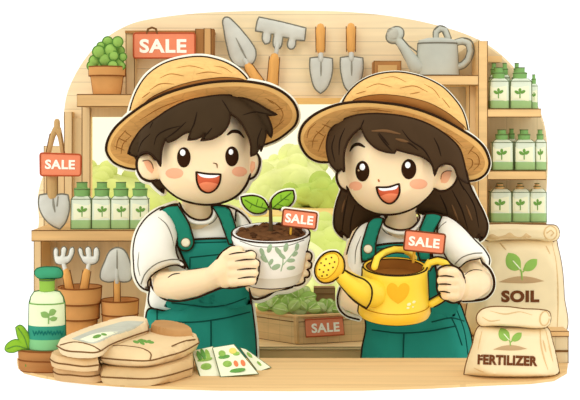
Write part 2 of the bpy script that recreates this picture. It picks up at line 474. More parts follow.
def bush(name, C, ybase, col, label, cat, T=.5, group=None, lumps=9):
    d = CZ*F/(ybase-HZ); m = mat('bush_'+str(col), col, .16, 2.2)
    mb = MB().puff(C, d, T, m, target=260, box=1.2)
    xs = [p[0] for p in C]; ys = [p[1] for p in C]; x0, x1, y0, y1 = min(xs), max(xs), min(ys), max(ys)
    rnd = random.Random(int(x0*7+y0)); bv = mb.bvh()
    for _ in range(lumps*3):
        x, y = rnd.uniform(x0, x1), rnd.uniform(y0, y1); q = cast(bv, x, y)
        if q: rr = S(rnd.uniform(6, 12), d); mb.ball(W(x, y, q+rr*.35), rr, m, sy=.5, n=9)
    return tag(mb.build(name), label, cat, group)
GR = 'pale bushes in the garden outside'
bush('garden_tree', [(85, 170), (95, 165), (108, 167), (118, 174), (135, 178), (150, 186), (165, 192), (178, 206), (170, 222), (120, 226), (80, 222)], 216, (206, 216, 146), 'pale olive tree crown outside at the left edge of the window', 'tree', 1.0)
bush('garden_bush', [(240, 176), (252, 166), (262, 160), (276, 158), (286, 150), (298, 148), (312, 158), (322, 166), (330, 180), (332, 200), (300, 206), (250, 206), (238, 192)], 200, (224, 232, 178), 'tall pale yellow-green bush outside between the two hats', 'bush', 1.2)
bush('garden_hedge', [(285, 190), (300, 184), (325, 182), (350, 184), (370, 190), (372, 200), (330, 205), (290, 203)], 206, (182, 204, 116), 'low brighter green hedge outside beside the girl\'s hair', 'hedge', .8)
bush('garden_bush', [(296, 222), (310, 222), (330, 220), (345, 224), (350, 250), (330, 268), (308, 258), (298, 240)], 258, (208, 222, 152), 'mid-sized bush outside between the pot and the girl\'s sleeve', 'bush', .4)
bush('garden_bush', [(232, 268), (250, 240), (290, 236), (318, 246), (330, 262), (328, 300), (290, 306), (240, 300)], 296, (228, 236, 192), 'pale bush low outside just behind the vegetable crate', 'bush', .3)

# ------------------------------------------------------------------ counter in front (bowed), bench behind
front = [(18, 366), (24, 371), (40, 375), (62, 379), (100, 383), (150, 386), (220, 388), (290, 388.5), (360, 388), (430, 386), (490, 383), (530, 381.5), (554, 378.5), (567, 371)]
H = CZ-CT
fp = [Vector((W(x, y, F*H/(y-HZ)).x, F*H/(y-HZ), CT)) for x, y in front]
bk = [Vector((W(568, 358, F*H/228).x, F*H/228, CT)), Vector((W(17, 358, F*H/228).x, F*H/228, CT))]
ct = thing('shop_counter', 'pale wooden counter with a bowed front edge running across the foreground', 'counter', (0, 2.7, 0))
def prism(mb, top, z0, m, ink=None):
    n = len(top); B = [Vector((p.x, p.y, z0)) for p in top]
    mb.add(top+B, [tuple(range(n)), tuple(range(2*n-1, n-1, -1))]+[(i, i+n, (i+1) % n+n, (i+1) % n) for i in range(n)], m); return mb
prism(MB(), fp+bk, CT-.006, WOODC).build('worktop', ct, smooth=False)
WP = mat('white_paint', (255, 255, 255), 0)
ins = [Vector((p.x*.998, p.y+.0015, CT-.006)) for p in fp]+[Vector((p.x*.998, p.y-.02, CT-.006)) for p in bk]
prism(MB(), ins, 0.0, WP).build('front_panel', ct, 'white painted counter front', smooth=False)
BZ = ZR(347, 3.45)              # bench top
bn = thing('back_bench', 'wooden bench under the window that carries the crate and pots', 'bench', (0, 3.6, 0))
l, r = W(34, 0, 3.45).x, W(560, 0, 3.45).x
MB().wbox(l, r, 3.45, 3.94, BZ-.008, BZ, mat('bench_top', (236, 204, 148), .08, 5, (.5, 6, 6)), INKB, .001).build('top', bn, smooth=False)
MB().wbox(l, r, 3.46, 3.94, BZ-.16, BZ-.008, WOODS).build('apron', bn, smooth=False)
for x in (l+.02, r-.07):
    MB().wbox(x, x+.05, 3.48, 3.55, 0, BZ-.16, WOODS).build('leg', bn, smooth=False)
    MB().wbox(x, x+.05, 3.86, 3.93, 0, BZ-.16, WOODS).build('leg', bn, smooth=False)

# ------------------------------------------------------------------ shelves
sh = thing('shelf_unit', 'wooden shelf unit with tan back panel at the left below the window', 'shelf', W(85, 300, 3.8).xy.to_3d()+Vector((0, 0, BZ)))
MB().box(31.5, 150, 230.5, 241, 3.66, .28, WOODS, INKB, .5).build('shelf_board', sh, smooth=False)
t = MB(); a = W(34, 0, 3.8).x; b = W(152, 0, 3.8).x; t.wbox(a, b, 3.90, 3.94, BZ, ZR(241, 3.66), WOODP); t.build('back_panel', sh, smooth=False)
MB().wbox(W(34, 0, 3.75).x, W(41, 0, 3.75).x, 3.75, 3.90, BZ, ZR(241, 3.66), WOODV, INKB, .001).build('side_panel', sh, smooth=False)
su = MB(); su.box(77, 131, 94.5, 106.5, 3.80, .20, WOODS, INKB, .5)
tag(su.build('wall_shelf', smooth=False), 'short wooden wall shelf carrying the potted plant at upper left', 'shelf')
ru = thing('shelf_unit', 'tall wooden shelf unit with three rows of bottles at right', 'shelf', Vector((W(515, 0, 3.85).x, 3.85, BZ)))
RD = 3.80
zb = BZ
MB().wbox(W(478.5, 0, RD).x, W(487.5, 0, RD).x, RD, 3.94, zb, ZR(41, RD), WOOD, INKB, .0012).build('post', ru, smooth=False)
MB().box(487, 547, 109, 117, RD, .14, WOOD, INKB, .45).V
for (x1, y0, y1) in ((541, 109, 117), (546, 171, 179.5), (546.5, 223.5, 230)):
    MB().box(487.6, x1, y0, y1, RD, .15, WOOD, INKB, .45).build('shelf_board', ru, smooth=False)
bp = MB(); bp.slab([(449, 60), (478, 39), (500, 56), (521, 79), (535, 104), (544, 127), (546.5, 155), (546.5, 319), (449, 319)], 3.95, .03, WOODP)
bp.build('back_panel', ru, smooth=False)
MB().box(487.6, 502, 56, 62, 3.9, .04, WOOD).build('top_rail', ru, smooth=False)
rs = thing('wall_shelf', 'wooden shelf holding the grey watering can at upper right', 'shelf', W(440, 80, 3.85))
MB().box(400, 478.4, 75.5, 85, RD, .14, WOOD, INKB, .45).build('shelf_board', rs, smooth=False)
MB().box(469.5, 478.3, 85.2, 190, RD+.06, .08, WOODV, INKB, .35).build('bracket', rs, smooth=False)
bx = MB().box(374, 401, 61, 90, 3.88, .10, WOODB, INKB, .5).box(378, 397, 65, 88, 3.875, .01, mat('box_inset', (206, 164, 104), .1, 5))
tag(bx.build('wooden_box', smooth=False), 'small brown wooden box behind the crown of the girl\'s hat', 'box')

# ------------------------------------------------------------------ SALE signs
def plate(name, C, d, label, txt, stick=None, extra=None, T=.008, sharp=72):
    cx = sum(p[0] for p in C)/len(C); cy = max(p[1] for p in C)
    s = thing(name, label, 'sign', W(cx, cy, d))
    # rounded corners
    R = []
    n = len(C)
    for i in range(n):
        p = np.array(C[i], float); a = np.array(C[i-1], float)-p; b = np.array(C[(i+1) % n], float)-p
        la, lb = np.linalg.norm(a), np.linalg.norm(b); k = 2.0
        R += [p+a/la*k, p+a/la*k*.3+b/lb*k*.3, p+b/lb*k]
    MB().slab(R, d, T, SIGN, ink=extra or SIGNE, inkr=.8).build('board', s)
    lettering('SALE', txt[0], txt[1], d-.0012, txt[2], txt[3], LETW, txt[4], bold=.035).build('lettering', s, 'cream SALE lettering', smooth=False)
    if stick: MB().tube([W(*stick[0]), W(*stick[1])], S(stick[2], d), STICK).build('stick', s, 'yellow stick')
    return s
s1 = plate('sale_sign', [(133.5, 33), (195, 33), (195, 58), (133.5, 58)], 3.90, 'largest coral SALE sign, hung from a rail above the boy\'s hat', (163, 46, 47, 14, 0))
MB().tube([W(147, 33, 3.9), W(148, 29, 3.9), W(152, 27.5, 3.9), W(156, 29, 3.9), W(157, 33, 3.9)], S(1.1, 3.9), INKB).build('hanger', s1)
tb = MB().box(195.5, 214, 29, 56, 3.91, .06, WOODB, INKB, .5).box(204, 211, 28.5, 56, 3.90, .02, mat('light_batten', (206, 160, 104), .1, 5, (8, 1, 1)), INKB, .5)
tag(tb.build('wooden_board', smooth=False), 'brown upright wooden board just right of the largest SALE sign', 'board')

# ------------------------------------------------------------------ tools on the wall
def blade(mb, C, d, T=.012, ridge=None):
    mb.puff(C, d, T, METAL, target=200, ink=GREYL, inkr=.8)
    if ridge: mb.stroke(ridge, mb.bvh(), METALD, .9, taper=True)
    return mb
def handle(C1, C2, d, r0, r1, name, root, m=WOODH):
    h = MB(); a, b = W(*C1, d), W(*C2, d); P = [a.lerp(b, t) for t in (0, .12, .5, .88, 1)]
    h.tube(P, [S(r0*.8, d), S(r0, d), S((r0+r1)/2*.93, d), S(r1, d), S(r1*.75, d)], m, seg=12)
    bv = h.bvh(); n = ((C2[0]-C1[0]), (C2[1]-C1[1]))
    L = math.hypot(*n); ux, uy = -n[1]/L, n[0]/L
    for sgn in (-1, 1):
        h.stroke([(C1[0]+ux*sgn*r0, C1[1]+uy*sgn*r0), (C2[0]+ux*sgn*r1, C2[1]+uy*sgn*r1)], None, INKB, .5, d=d)
    return h.build(name, root)
TD = 3.965
t = thing('hand_trowel', 'large pointed trowel hung askew between the boy\'s hat and the rake', 'trowel', W(243, 80, TD))
blade(MB(), [(223.5, 18.5), (227, 17), (235, 23), (244, 33), (251, 42), (255.5, 50), (255.5, 58), (252, 64), (245, 67), (238, 66), (232, 61), (227, 46), (224, 30)], TD, .014, [(248, 62), (243, 52), (236, 38)]).build('blade', t)
MB().tube([W(245, 60, TD-.012), W(249, 68, TD-.012)], S(2.2, TD), METAL).build('neck', t)
handle((248, 66), (260, 84), TD-.01, 4.6, 5.4, 'handle', t)
t = thing('hand_rake', 'three-pronged rake head on an orange handle hung head up on the wall', 'rake', W(277, 84, TD))
blade(MB(), [(259, 17), (282, 22), (306, 28), (304.5, 40.5), (296, 40), (294, 48), (290, 49), (287.5, 46), (289, 38), (283, 37), (280, 48), (276.5, 49), (273.5, 46), (274, 34), (271, 34), (269, 43), (265, 44), (262.5, 40), (263, 32), (255.5, 31), (257, 22)], TD, .010).build('head', t)
MB().tube([W(277.5, 44, TD-.004), W(275.5, 58, TD-.004)], S(2.2, TD), METAL).build('neck', t)
handle((274.5, 57), (272, 90), TD-.008, 5.2, 5.8, 'handle', t)
t = thing('hand_trowel', 'small trowel hung blade down on the wall, the left one of the pair', 'trowel', W(320, 94, TD), 'pair of trowels hung blade down')
blade(MB(), [(310, 58), (320, 57), (332.4, 58.5), (332.5, 68), (331, 78), (326, 89), (320.5, 93.5), (315, 88.5), (311, 76), (309.8, 66)], TD, .012, [(321, 60), (321, 76)]).build('blade', t)
MB().tube([W(320.6, 50, TD), W(320.8, 60, TD-.006)], S(2.6, TD), METAL).build('neck', t)
handle((320.5, 27), (320.5, 52), TD, 4.8, 4.4, 'handle', t)
dup(t, W(351, 90, TD)-W(320.5, 90.5, TD), 'small trowel hung blade down on the wall, the right one of the pair')

# ------------------------------------------------------------------ grey watering can on the shelf
gd = 3.87; gz = ZR(75.5, RD)
gc = thing('watering_can', 'old grey metal watering can on the shelf above the girl\'s hat', 'watering can', Vector((W(437, 0, gd).x, gd, gz)))
u = S(1, gd); c = Vector((W(437.5, 0, gd).x, gd, gz)); METC = mat('grey_can', (190, 190, 174), .12, 9, rough=.55)
g = MB(); g.lathe([(21.5*u, 0), (21.5*u, 1*u), (19.5*u, 33*u), (19*u, 36*u), (10*u, 38.5*u), (0, 39*u)], c, METC, sy=.6)
g.ring(19.6*u, 33*u, c, GREYL, .8*u, sy=.6); g.ring(21.5*u, .8*u, c, GREYL, .8*u, sy=.6)
for sx in (-1, 1): g.tube([c+Vector((sx*21.5*u, 0, u)), c+Vector((sx*19.5*u, 0, 33*u))], .7*u, GREYL)
g.build('body', gc)
g = MB(); g.tube([W(418, 68, gd), W(412, 60, gd), W(404, 48, gd), (W(397, 39, gd))], [S(9, gd), S(6.5, gd), S(4.4, gd), S(3.8, gd)], METC, seg=16)
g.tube([W(412, 72, gd), W(398, 46, gd), W(393, 41, gd)], S(.7, gd), GREYL); g.tube([W(421, 55, gd), W(409, 46, gd), W(401, 37, gd)], S(.7, gd), GREYL); g.build('spout', gc)
g = MB(); g.puff(ell(395, 35, 9.5, 7.5, -38), gd, .015, METC, ink=GREYL, inkr=.9, target=100)
g.patch(ell(392.5, 33.5, 6, 6.3, -30), g.bvh(), mat('grey_face', (186, 182, 164), .15, 40), target=50); g.build('rose', gc)
g = MB(); P = [W(454, 43, gd), W(462, 41, gd), W(468, 43, gd), W(470.5, 51, gd), (W(468, 60, gd)), W(463, 65, gd), W(457, 67, gd)]
g.tube(P, S(3.2, gd), METC, seg=12); g.stroke([(455, 40), (463, 38), (471, 40.6), (473.8, 51), (470, 62), (464, 68), (457, 70)], None, GREYL, .8, d=gd-.002); g.stroke([(455, 46), (462, 44.4), (466, 46), (467, 52), (465, 58), (461, 62), (456, 64)], None, GREYL, .6, d=gd-.002); g.build('handle', gc)
g = MB(); g.tube([W(436, 40, gd), W(436, 32, gd), W(440, 28.5, gd), W(445, 30, gd), W(448, 38, gd)], S(2.8, gd), METC, seg=12); g.stroke([(433.6, 39), (433.8, 31), (439, 26), (446, 28), (451, 38)], None, GREYL, .8, d=gd-.002); g.stroke([(438.4, 39), (439, 33), (442, 31.5), (445.4, 38)], None, GREYL, .6, d=gd-.002); g.build('top_handle', gc)

# ------------------------------------------------------------------ potted plant upper left
pd = 3.86; pz = ZR(94.5, 3.80); u = S(1, pd)
pp = thing('potted_plant', 'round-leaved green plant in a terracotta pot on the upper left shelf', 'plant', Vector((W(107, 0, pd).x, pd, pz)))
c = Vector((W(107, 0, pd).x, pd, pz))
def terracotta(mb, c, rt, rb, h, rim, u, tilt=0, sides=True, line=.6):
    mb.lathe([(rb, 0), (rt*.90, h-rim), (rt, h-rim), (rt*1.02, h), (rt*.90, h), (rt*.85, h*.8), (0, h*.78)], c, TERRA, tilt)
    mb.ring(rt*1.01, h, c, TERRAD, line*u, tilt); mb.ring(rt, h-rim, c, TERRAD, line*u, tilt); mb.ring(rb, .001, c, TERRAD, line*u, tilt)
    if sides:
        for sx in (-1, 1): mb.tube([c+Vector((sx*rb, 0, 0)), c+Vector((sx*rt*.9, 0, h-rim))], line*u, TERRAD); mb.tube([c+Vector((sx*rt, 0, h-rim)), c+Vector((sx*rt*1.02, 0, h))], line*u, TERRAD)
    return mb
terracotta(MB(), c, 18*u, 13.5*u, 28*u, 9*u, u).build('pot', pp)
g = MB(); rnd = random.Random(3)
for (x, y, r) in ((95, 61, 6), (106, 60, 7), (118, 61, 6), (99, 52, 6.5), (111, 50, 6.5), (120, 51, 5), (108, 42, 5.5), (118, 42, 5.5), (92, 66, 5), (102, 66, 5), (113, 66, 5.5), (121, 66, 4.5), (114, 56, 5), (101, 46, 4), (123, 57, 4)):
    q = W(x, y, pd-rnd.uniform(.0, .035)); g.ball(q, S(r, pd), FOLI, sy=.8, n=8); g.ring(S(r*.97, pd), 0, q-Vector((0, S(r*.35, pd), 0)), FOLID, S(.5, pd), tilt=90, seg=20)
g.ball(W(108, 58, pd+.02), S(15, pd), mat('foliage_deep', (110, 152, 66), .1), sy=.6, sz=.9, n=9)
g.build('foliage', pp)

# ------------------------------------------------------------------ bottles
def sprig(mb, bv, x, y, s, m, T=.0008):
    mb.patch(ell(x-2.2*s, y-1.6*s, 2.1*s, 1.2*s, 35, 10), bv, m, T=T, target=14, step=.8)
    mb.patch(ell(x+2.2*s, y-2.0*s, 2.1*s, 1.2*s, -35, 10), bv, m, T=T, target=14, step=.8)
    mb.patch(ell(x, y-3.4*s, 1.1*s, 1.7*s, 0, 10), bv, m, T=T, target=12, step=.8)
    mb.stroke([(x, y+3*s), (x, y-2*s)], bv, m, .45*s)
def bottle(x0, x1, ytop, ybot, d, z, label, group, cap=(8, 14), kind='square', name='bottle', cat='bottle'):
    """body between columns x0..x1, rows ytop..ybot; built on height z"""
    u = S(1, d); cx = (x0+x1)/2; c = Vector((W(cx, 0, d).x, d, z)); R = (x1-x0)/2*u; h = (ybot-ytop)*u
    b = thing(name, label, cat, c, group)
    g = MB(); g.lathe([(R*.96, 0, BGRN), (R, h*.03, BGRN), (R, h*.28, BGRN), (R, h*.29, BGLASS), (R*.98, h*.90, BGLASS), (R*.68, h*.985, BGLASS), (cap[0]*.5*u*.8, h, BGLASS), (cap[0]*.5*u*.8, h*1.04, BGLASS)], c, BGLASS, sq=7, seg=48, sy=.8)
    lr = .5*u
    g.ring(R, h*.02, c, INKG, lr, sq=7, sy=.8, seg=48)
    for sx in (-1, 1): g.tube([c+Vector((sx*R, -R*.6, .01*h)), c+Vector((sx*R*.98, -R*.6, h*.90)), c+Vector((sx*R*.68, -R*.3, h*.985))], lr, INKG)
    g.ring(R*.98, h*.90, c, INKG, lr*.7, sq=7, sy=.8, seg=48)
    g.build('body', b)
    row = lambda zz: HZ+(CZ-zz)*F/d
    bv = g.bvh(); y0, y1 = row(z+h*.76), row(z+h*.27)
    lb = MB(); w2 = (x1-x0)/2*.86; lb.patch([(cx-w2, y0), (cx+w2, y0), (cx+w2, y1), (cx-w2, y1)], bv, BLAB, T=.0006, smooth=False, target=60)
    sprig(lb, lb.bvh(), cx, (y0+y1)/2+.9, 1.15*(x1-x0)/18, EMBG); lb.build('label', b, 'cream label with a green sprig')
    cp = MB(); cw, chh = cap[0]*u, cap[1]*u
    cm = CAPG if kind != 'jar' else WOODS
    cp.lathe([(cw*.85, 0), (cw*.9, chh*.55), (cw*.6, chh*.62), (cw*.6, chh), (cw*.5, chh*1.03)], c+Vector((0, 0, h*.985)), cm, sy=.9, seg=28)
    cp.ring(cw*.9, chh*.5, c+Vector((0, 0, h*.985)), INKG, lr*.8, seg=28, sy=.9); cp.ring(cw*.6, chh, c+Vector((0, 0, h*.985)), INKG, lr*.8, seg=28, sy=.9)
    cp.build('cap', b)
    return b, c
ld = 3.72; lz = ZR(230.5, 3.66)
G1 = 'white and green bottles on the left shelf'
b1, c1 = bottle(72, 92, 197.5, 231, ld, lz, 'green-capped bottle on the left shelf, next to the shovel', G1, cap=(9, 13.5))
for x, lab in ((102, 'green-capped bottle on the left shelf, second from the shovel'), (121, 'green-capped bottle on the left shelf, third from the shovel'), (140, 'green-capped bottle on the left shelf, nearest the boy\'s shoulder')):
    dup(b1, (W(x, 0, ld).x-c1.x, 0, 0), lab, (.93, .93, 1))
rd = 3.86
G2 = 'green bottles in the right shelf unit'
zA = ZR(109, RD); zB = ZR(171, RD); zC = ZR(223.5, RD)
b2, c2 = bottle(489, 508, 78.5, 109.5, rd, zA, 'bottle on the top right shelf, against the post', G2, cap=(7, 11))
dup(b2, (W(520, 0, rd).x-c2.x, 0, 0), 'bottle on the top right shelf, second from the post', (1.12, 1, 1))
dup(b2, (W(535, 0, rd).x-c2.x, .02, 0), 'narrow bottle on the top right shelf at the outer end', (.36, .5, .84))
for x, l in ((494, 'by the post'), (505, 'in the middle'), (517, 'farthest from the post')):
    dup(b2, (W(x, 0, 3.9).x-c2.x, .045, .006), 'bottle standing in the rear row of the top right shelf, '+l, (.5, .5, 1.08))
b3, c3 = bottle(491.5, 512, 140, 171, rd, zB, 'bottle on the middle right shelf, against the post', G2, cap=(7, 10))
dup(b3, (W(524, 0, rd).x-c3.x, 0, 0), 'bottle on the middle right shelf, second from the post', (.98, 1, 1))
dup(b3, (W(540, 0, rd).x-c3.x, 0, 0), 'narrow bottle on the middle right shelf at the outer end', (.54, .7, 1))
dup(b3, (W(511.5, 0, 3.91).x-c3.x, .05, .0), 'bottle in the rear row of the middle right shelf', (.5, .5, 1.02))
b4, c4 = bottle(489.5, 510.5, 190, 223.5, rd, zC, 'pale jar with a wooden stopper on the lowest right shelf, against the post', 'jars on the lowest right shelf', cap=(5, 5.5), kind='jar', name='jar', cat='jar')
dup(b4, (W(520, 0, rd).x-c4.x, 0, 0), 'pale jar on the lowest right shelf, the middle one of three', (.84, 1, 1))
dup(b4, (W(537, 0, rd).x-c4.x, 0, 0), 'pale jar on the lowest right shelf at the outer end', (.78, 1, 1))

# ------------------------------------------------------------------ shovel and sign at left
sd = 3.70
sv = thing('garden_shovel', 'garden shovel with forked wooden grip standing at the far left on the shelf', 'shovel', Vector((W(54, 0, sd).x, sd, lz)))
g = MB(); WH = mat('old_handle_wood', (196, 158, 104), .12, 9, (8, 8, 1))
g.tube([W(57, 121.5, sd), W(57, 131, sd)], [S(3, sd), S(3.3, sd)], WH); 
g.tube([W(56, 129, sd), W(52.5, 136, sd), W(48, 154, sd), W(51, 172, sd)], [S(3.2, sd), S(3, sd), S(2.6, sd), S(3, sd)], WH)
g.tube([W(58, 129, sd), W(60.5, 138, sd), W(63, 154, sd), W(55, 172, sd)], [S(3.2, sd), S(2.6, sd), S(2.2, sd), S(3, sd)], WH)
g.tube([W(52, 166, sd), W(52.5, 198, sd)], S(5.2, sd), WH, seg=14)
for x in (46.9, 57.5): g.stroke([(x, 176), (x, 196)], None, INKB, .6, d=sd)
g.stroke([(50, 134), (46, 153)], None, INKB, .6, d=sd-.005); g.stroke([(61, 133), (64.5, 153)], None, INKB, .6, d=sd-.005)
g.build('handle', sv)
g = MB(); g.puff([(39.5, 195), (47, 194), (54, 196), (61, 194), (68, 195), (69.5, 205), (68.5, 214), (65, 223), (60, 229), (53, 226), (45, 219), (40, 210), (38.5, 202)], sd-.005, .014, METAL, ink=GREYL, inkr=.9, target=200)
g.stroke([(53, 197), (53.5, 205), (55, 212)], g.bvh(), METALD, 1.2, taper=True); g.stroke([(58, 197), (57, 206)], g.bvh(), METALD, .8); g.build('blade', sv)
plate('sale_sign', [(40, 153), (81, 154.5), (80.6, 175.8), (40.4, 175.6)], sd-.03, 'coral SALE sign fixed to the shovel handle at the far left', (60, 164.5, 30, 9.5, 1))

# ------------------------------------------------------------------ terracotta pots and tools on the bench, left
def potstack(x, d, rt, ytop, rim, tilt=4): 
    return Vector((W(x, 0, d).x, d, 0))
qd = 3.60; u = S(1, qd)
cL = Vector((W(80, 0, qd).x, qd, BZ)); hL = ZR(287, qd)-BZ
step = 16*u
tP = thing('terracotta_pot', 'lower of the two nested terracotta pots behind the spray bottle', 'pot', cL)
terracotta(MB(), cL, 19*u, 15.5*u, hL-step, 15*u, u, line=.8).build('pot_body', tP)
tQ = thing('terracotta_pot', 'upper of the two nested terracotta pots, with two forks standing in it', 'pot', cL+Vector((0, 0, hL-step)))
g = MB(); k = cL+Vector((0, 0, hL-step+.0006)); R0 = 21.5*u
g.lathe([(15*u, -.02), (16.5*u, 0), (R0*.96, 0), (R0, step), (R0*.9, step), (R0*.84, step*.3), (0, step*.2)], k, TERRA); g.ring(R0, step, k, TERRAD, .8*u); g.ring(R0*.97, 0, k, TERRAD, .8*u)
for sx in (-1, 1): g.tube([k+Vector((sx*R0*.96, 0, 0)), k+Vector((sx*R0, 0, step))], .7*u, TERRAD)
g.build('pot_body', tQ)
cR = Vector((W(120, 0, qd).x, qd, BZ)); hR = ZR(300, qd)-BZ; step = 14*u
tP2 = thing('terracotta_pot', 'lower of the two nested pots beside the boy\'s elbow', 'pot', cR)
terracotta(MB(), cR, 17*u, 14*u, hR-step, 11*u, u, line=.8).build('pot_body', tP2)
tQ2 = thing('terracotta_pot', 'upper of the two nested pots beside the boy\'s elbow, with a trowel in it', 'pot', cR+Vector((0, 0, hR-step)))
g = MB(); k = cR+Vector((0, 0, hR-step+.0006)); R0 = 18.5*u
g.lathe([(13*u, -.015), (14*u, 0), (R0*.96, 0), (R0, step), (R0*.9, step), (R0*.84, step*.3), (0, step*.2)], k, TERRA); g.ring(R0, step, k, TERRAD, .8*u); g.ring(R0*.97, 0, k, TERRAD, .8*u)
for sx in (-1, 1): g.tube([k+Vector((sx*R0*.96, 0, 0)), k+Vector((sx*R0, 0, step))], .7*u, TERRAD)
g.build('pot_body', tQ2)
FM = mat('fork_metal', (224, 222, 208), .10, 20, rough=.5)
def fork(x, y, lab, lean, root_y):
    d = qd; t = thing('hand_fork', lab, 'fork', W(x+lean*20, root_y, d), 'hand forks standing in the pot')
    g = MB(); C = [(-10, -8), (-8.5, -9.5), (-6.5, -8), (-5, -1), (-3, -1), (-2.5, -9), (0, -10.5), (2, -9), (2.2, -1), (4.2, -1), (6, -8.5), (8.5, -10), (10, -8), (9.5, 0), (6.5, 5.5), (0, 7.5), (-6, 6), (-8.5, 1)]
    g.puff([(x+a-lean*b*.6, y+b) for a, b in C], d, .009, FM, ink=GREYL, inkr=.7, target=260, sharp=80); g.build('tines', t)
    MB().tube([W(x, y+4, d), W(x+lean*12, y+16, d)], S(2.2, d), FM).build('neck', t)
    handle((x+lean*12, y+14), (x+lean*30, root_y+9), d, 4.0, 4.6, 'handle', t)
fork(63, 257, 'white three-tined hand fork in the pot, the one nearer the spray bottle', .25, 286)
fork(89.5, 257, 'white three-tined hand fork in the pot, the one nearer the trowel', -.22, 286)
t = thing('hand_trowel', 'pale trowel standing blade up in the pot beside the boy\'s elbow', 'trowel', W(117, 300, qd))
blade(MB(), [(117, 247.5), (124, 250), (129, 259), (132, 272), (130.5, 280), (124, 282), (117, 281), (108, 282), (101, 279), (100.5, 273), (105, 261), (110, 251)], qd, .011, [(117, 250), (117, 274)]).build('blade', t)
MB().tube([W(117, 270, qd-.008), W(117, 282, qd-.006)], S(2.2, qd), METAL).build('neck', t)
handle((117, 279), (117, 311), qd, 3.2, 3.4, 'handle', t)

# ------------------------------------------------------------------ crate with greens
def onbench(px, py): d = F*(CZ-BZ)/(py-HZ); return Vector((W(px, py, d).x, d, BZ))
cC = onbench(297, 344.6); cLf = onbench(255, 338); cRt = onbench(378, 340.3); cB = cLf+cRt-cC
hh = .082
CR = mat('crate_wood', (224, 190, 136), .12, 8, (1, 1, 6), planks=[('Z', .03, .0015, .3), ('X', .035, .0012, .1)], lines=.80)
cr = thing('vegetable_crate', 'woven wooden crate of leafy greens on the bench between the two children', 'crate', (cC+cB)/2)
flare = 1.06; mid = (cC+cB)/2
def top(p): v = mid+(p-mid)*flare; v.z = BZ+hh; return v
def wallq(mb, a, b, th=.008):
    n = Vector(((b-a).y, -(b-a).x, 0)).normalized()*th
    if n.dot(mid-a) < 0: n = -n
    q = [a, b, top(b), top(a)]; V = q+[v+n for v in q]
    mb.add(V, [(0, 1, 2, 3), (7, 6, 5, 4), (0, 4, 5, 1), (1, 5, 6, 2), (2, 6, 7, 3), (3, 7, 4, 0)], CR)
    return mb
for a, b in ((cC, cRt), (cLf, cC), (cRt, cB), (cB, cLf)):
    g = wallq(MB(), a, b); e = Vector((0, 0, 0))
    g.tube([a, b], .0014, INKB, seg=6); g.tube([top(a)-Vector((0, 0, .016)), top(b)-Vector((0, 0, .016))], .0011, INKB, seg=6)
    g.build('side_panel', cr, smooth=False)
for p in (cC, cLf, cRt, cB):
    MB().tube([p+Vector((0, 0, .009)), top(p)], .0075, WOODS, seg=4).build('corner_post', cr, smooth=False)
g = MB()
for a, b in ((cC, cRt), (cLf, cC), (cRt, cB), (cB, cLf)): g.tube([top(a), top(b)], .005, WOODS, seg=6)
g.build('rim', cr)
g = MB(); g.add([p+(mid-p)*.04+Vector((0, 0, .05)) for p in (cC, cRt, cB, cLf)]+[p+(mid-p)*.04+Vector((0, 0, .003)) for p in (cC, cRt, cB, cLf)], [(0, 1, 2, 3), (7, 6, 5, 4)]+[(i, i+4, (i+1) % 4+4, (i+1) % 4) for i in range(4)], SOIL); g.build('soil', cr, smooth=False)
GL = [mat('lettuce_%d' % i, c, .14, 24) for i, c in enumerate(((192, 216, 128), (166, 200, 104), (216, 230, 164)))]
def lettuce(cx, cy, d, s, mi, label):
    t = thing('lettuce', label, 'lettuce', W(cx, cy+6*s, d), 'leafy greens in the crate')
    rnd = random.Random(int(cx*13+cy)); g = MB()
    for k in range(9):
        a = -170+k*20+rnd.uniform(-8, 8); L = s*rnd.uniform(13, 18); ca, sa = math.cos(math.radians(a)), math.sin(math.radians(a))
        C = [(0, 0), (.3, .30), (.65, .36), (.9, .2), (1, 0), (.9, -.2), (.65, -.36), (.3, -.30)]
        pts = [(cx+L*(x*ca-y*sa), cy+4*s+L*(x*sa+y*ca)*.85) for x, y in C]
        dd = d+.02*(1 if k % 2 else -1)+rnd.uniform(-.012, .012)
        g.puff(pts, dd, .005, GL[(mi+k) % 3], target=30, ink=GL[1], inkr=.3)
        g.stroke([(cx+L*.2*ca, cy+4*s+L*.2*sa*.85), (cx+L*.9*ca, cy+4*s+L*.9*sa*.85)], None, GL[2], .5, d=dd-.005)
    g.build('leaves', t); return t
for (x, y, d, s, mi, lab) in ((270, 305, 3.575, 1.0, 1, 'leafy green at the left end of the crate'), (289, 307, 3.54, 1.05, 0, 'leafy green at the near corner of the crate'), (307, 306, 3.55, 1.0, 1, 'leafy green in front of the small brown box in the crate'),
                              (326, 308, 3.575, .9, 0, 'leafy green just above the right half of the crate\'s SALE sign'), (345, 307, 3.57, 1, 1, 'leafy green beside the girl\'s elbow in the crate'),
                              (278, 296, 3.64, 1.0, 2, 'pale leafy green at the back left of the crate'), (299, 295, 3.64, 1.0, 2, 'pale leafy green at the back of the crate, left of the small brown box')):
    lettuce(x, y, d, s, mi, lab)
g = MB().box(314, 335, 288, 304, 3.62, .05, mat('dark_box', (150, 116, 78), .15, 9), INKB, .5)
g.box(315, 334, 293.5, 294.2, 3.618, .002, INKB); tag(g.build('wooden_box', smooth=False), 'small dark brown box standing among the greens in the crate', 'box')
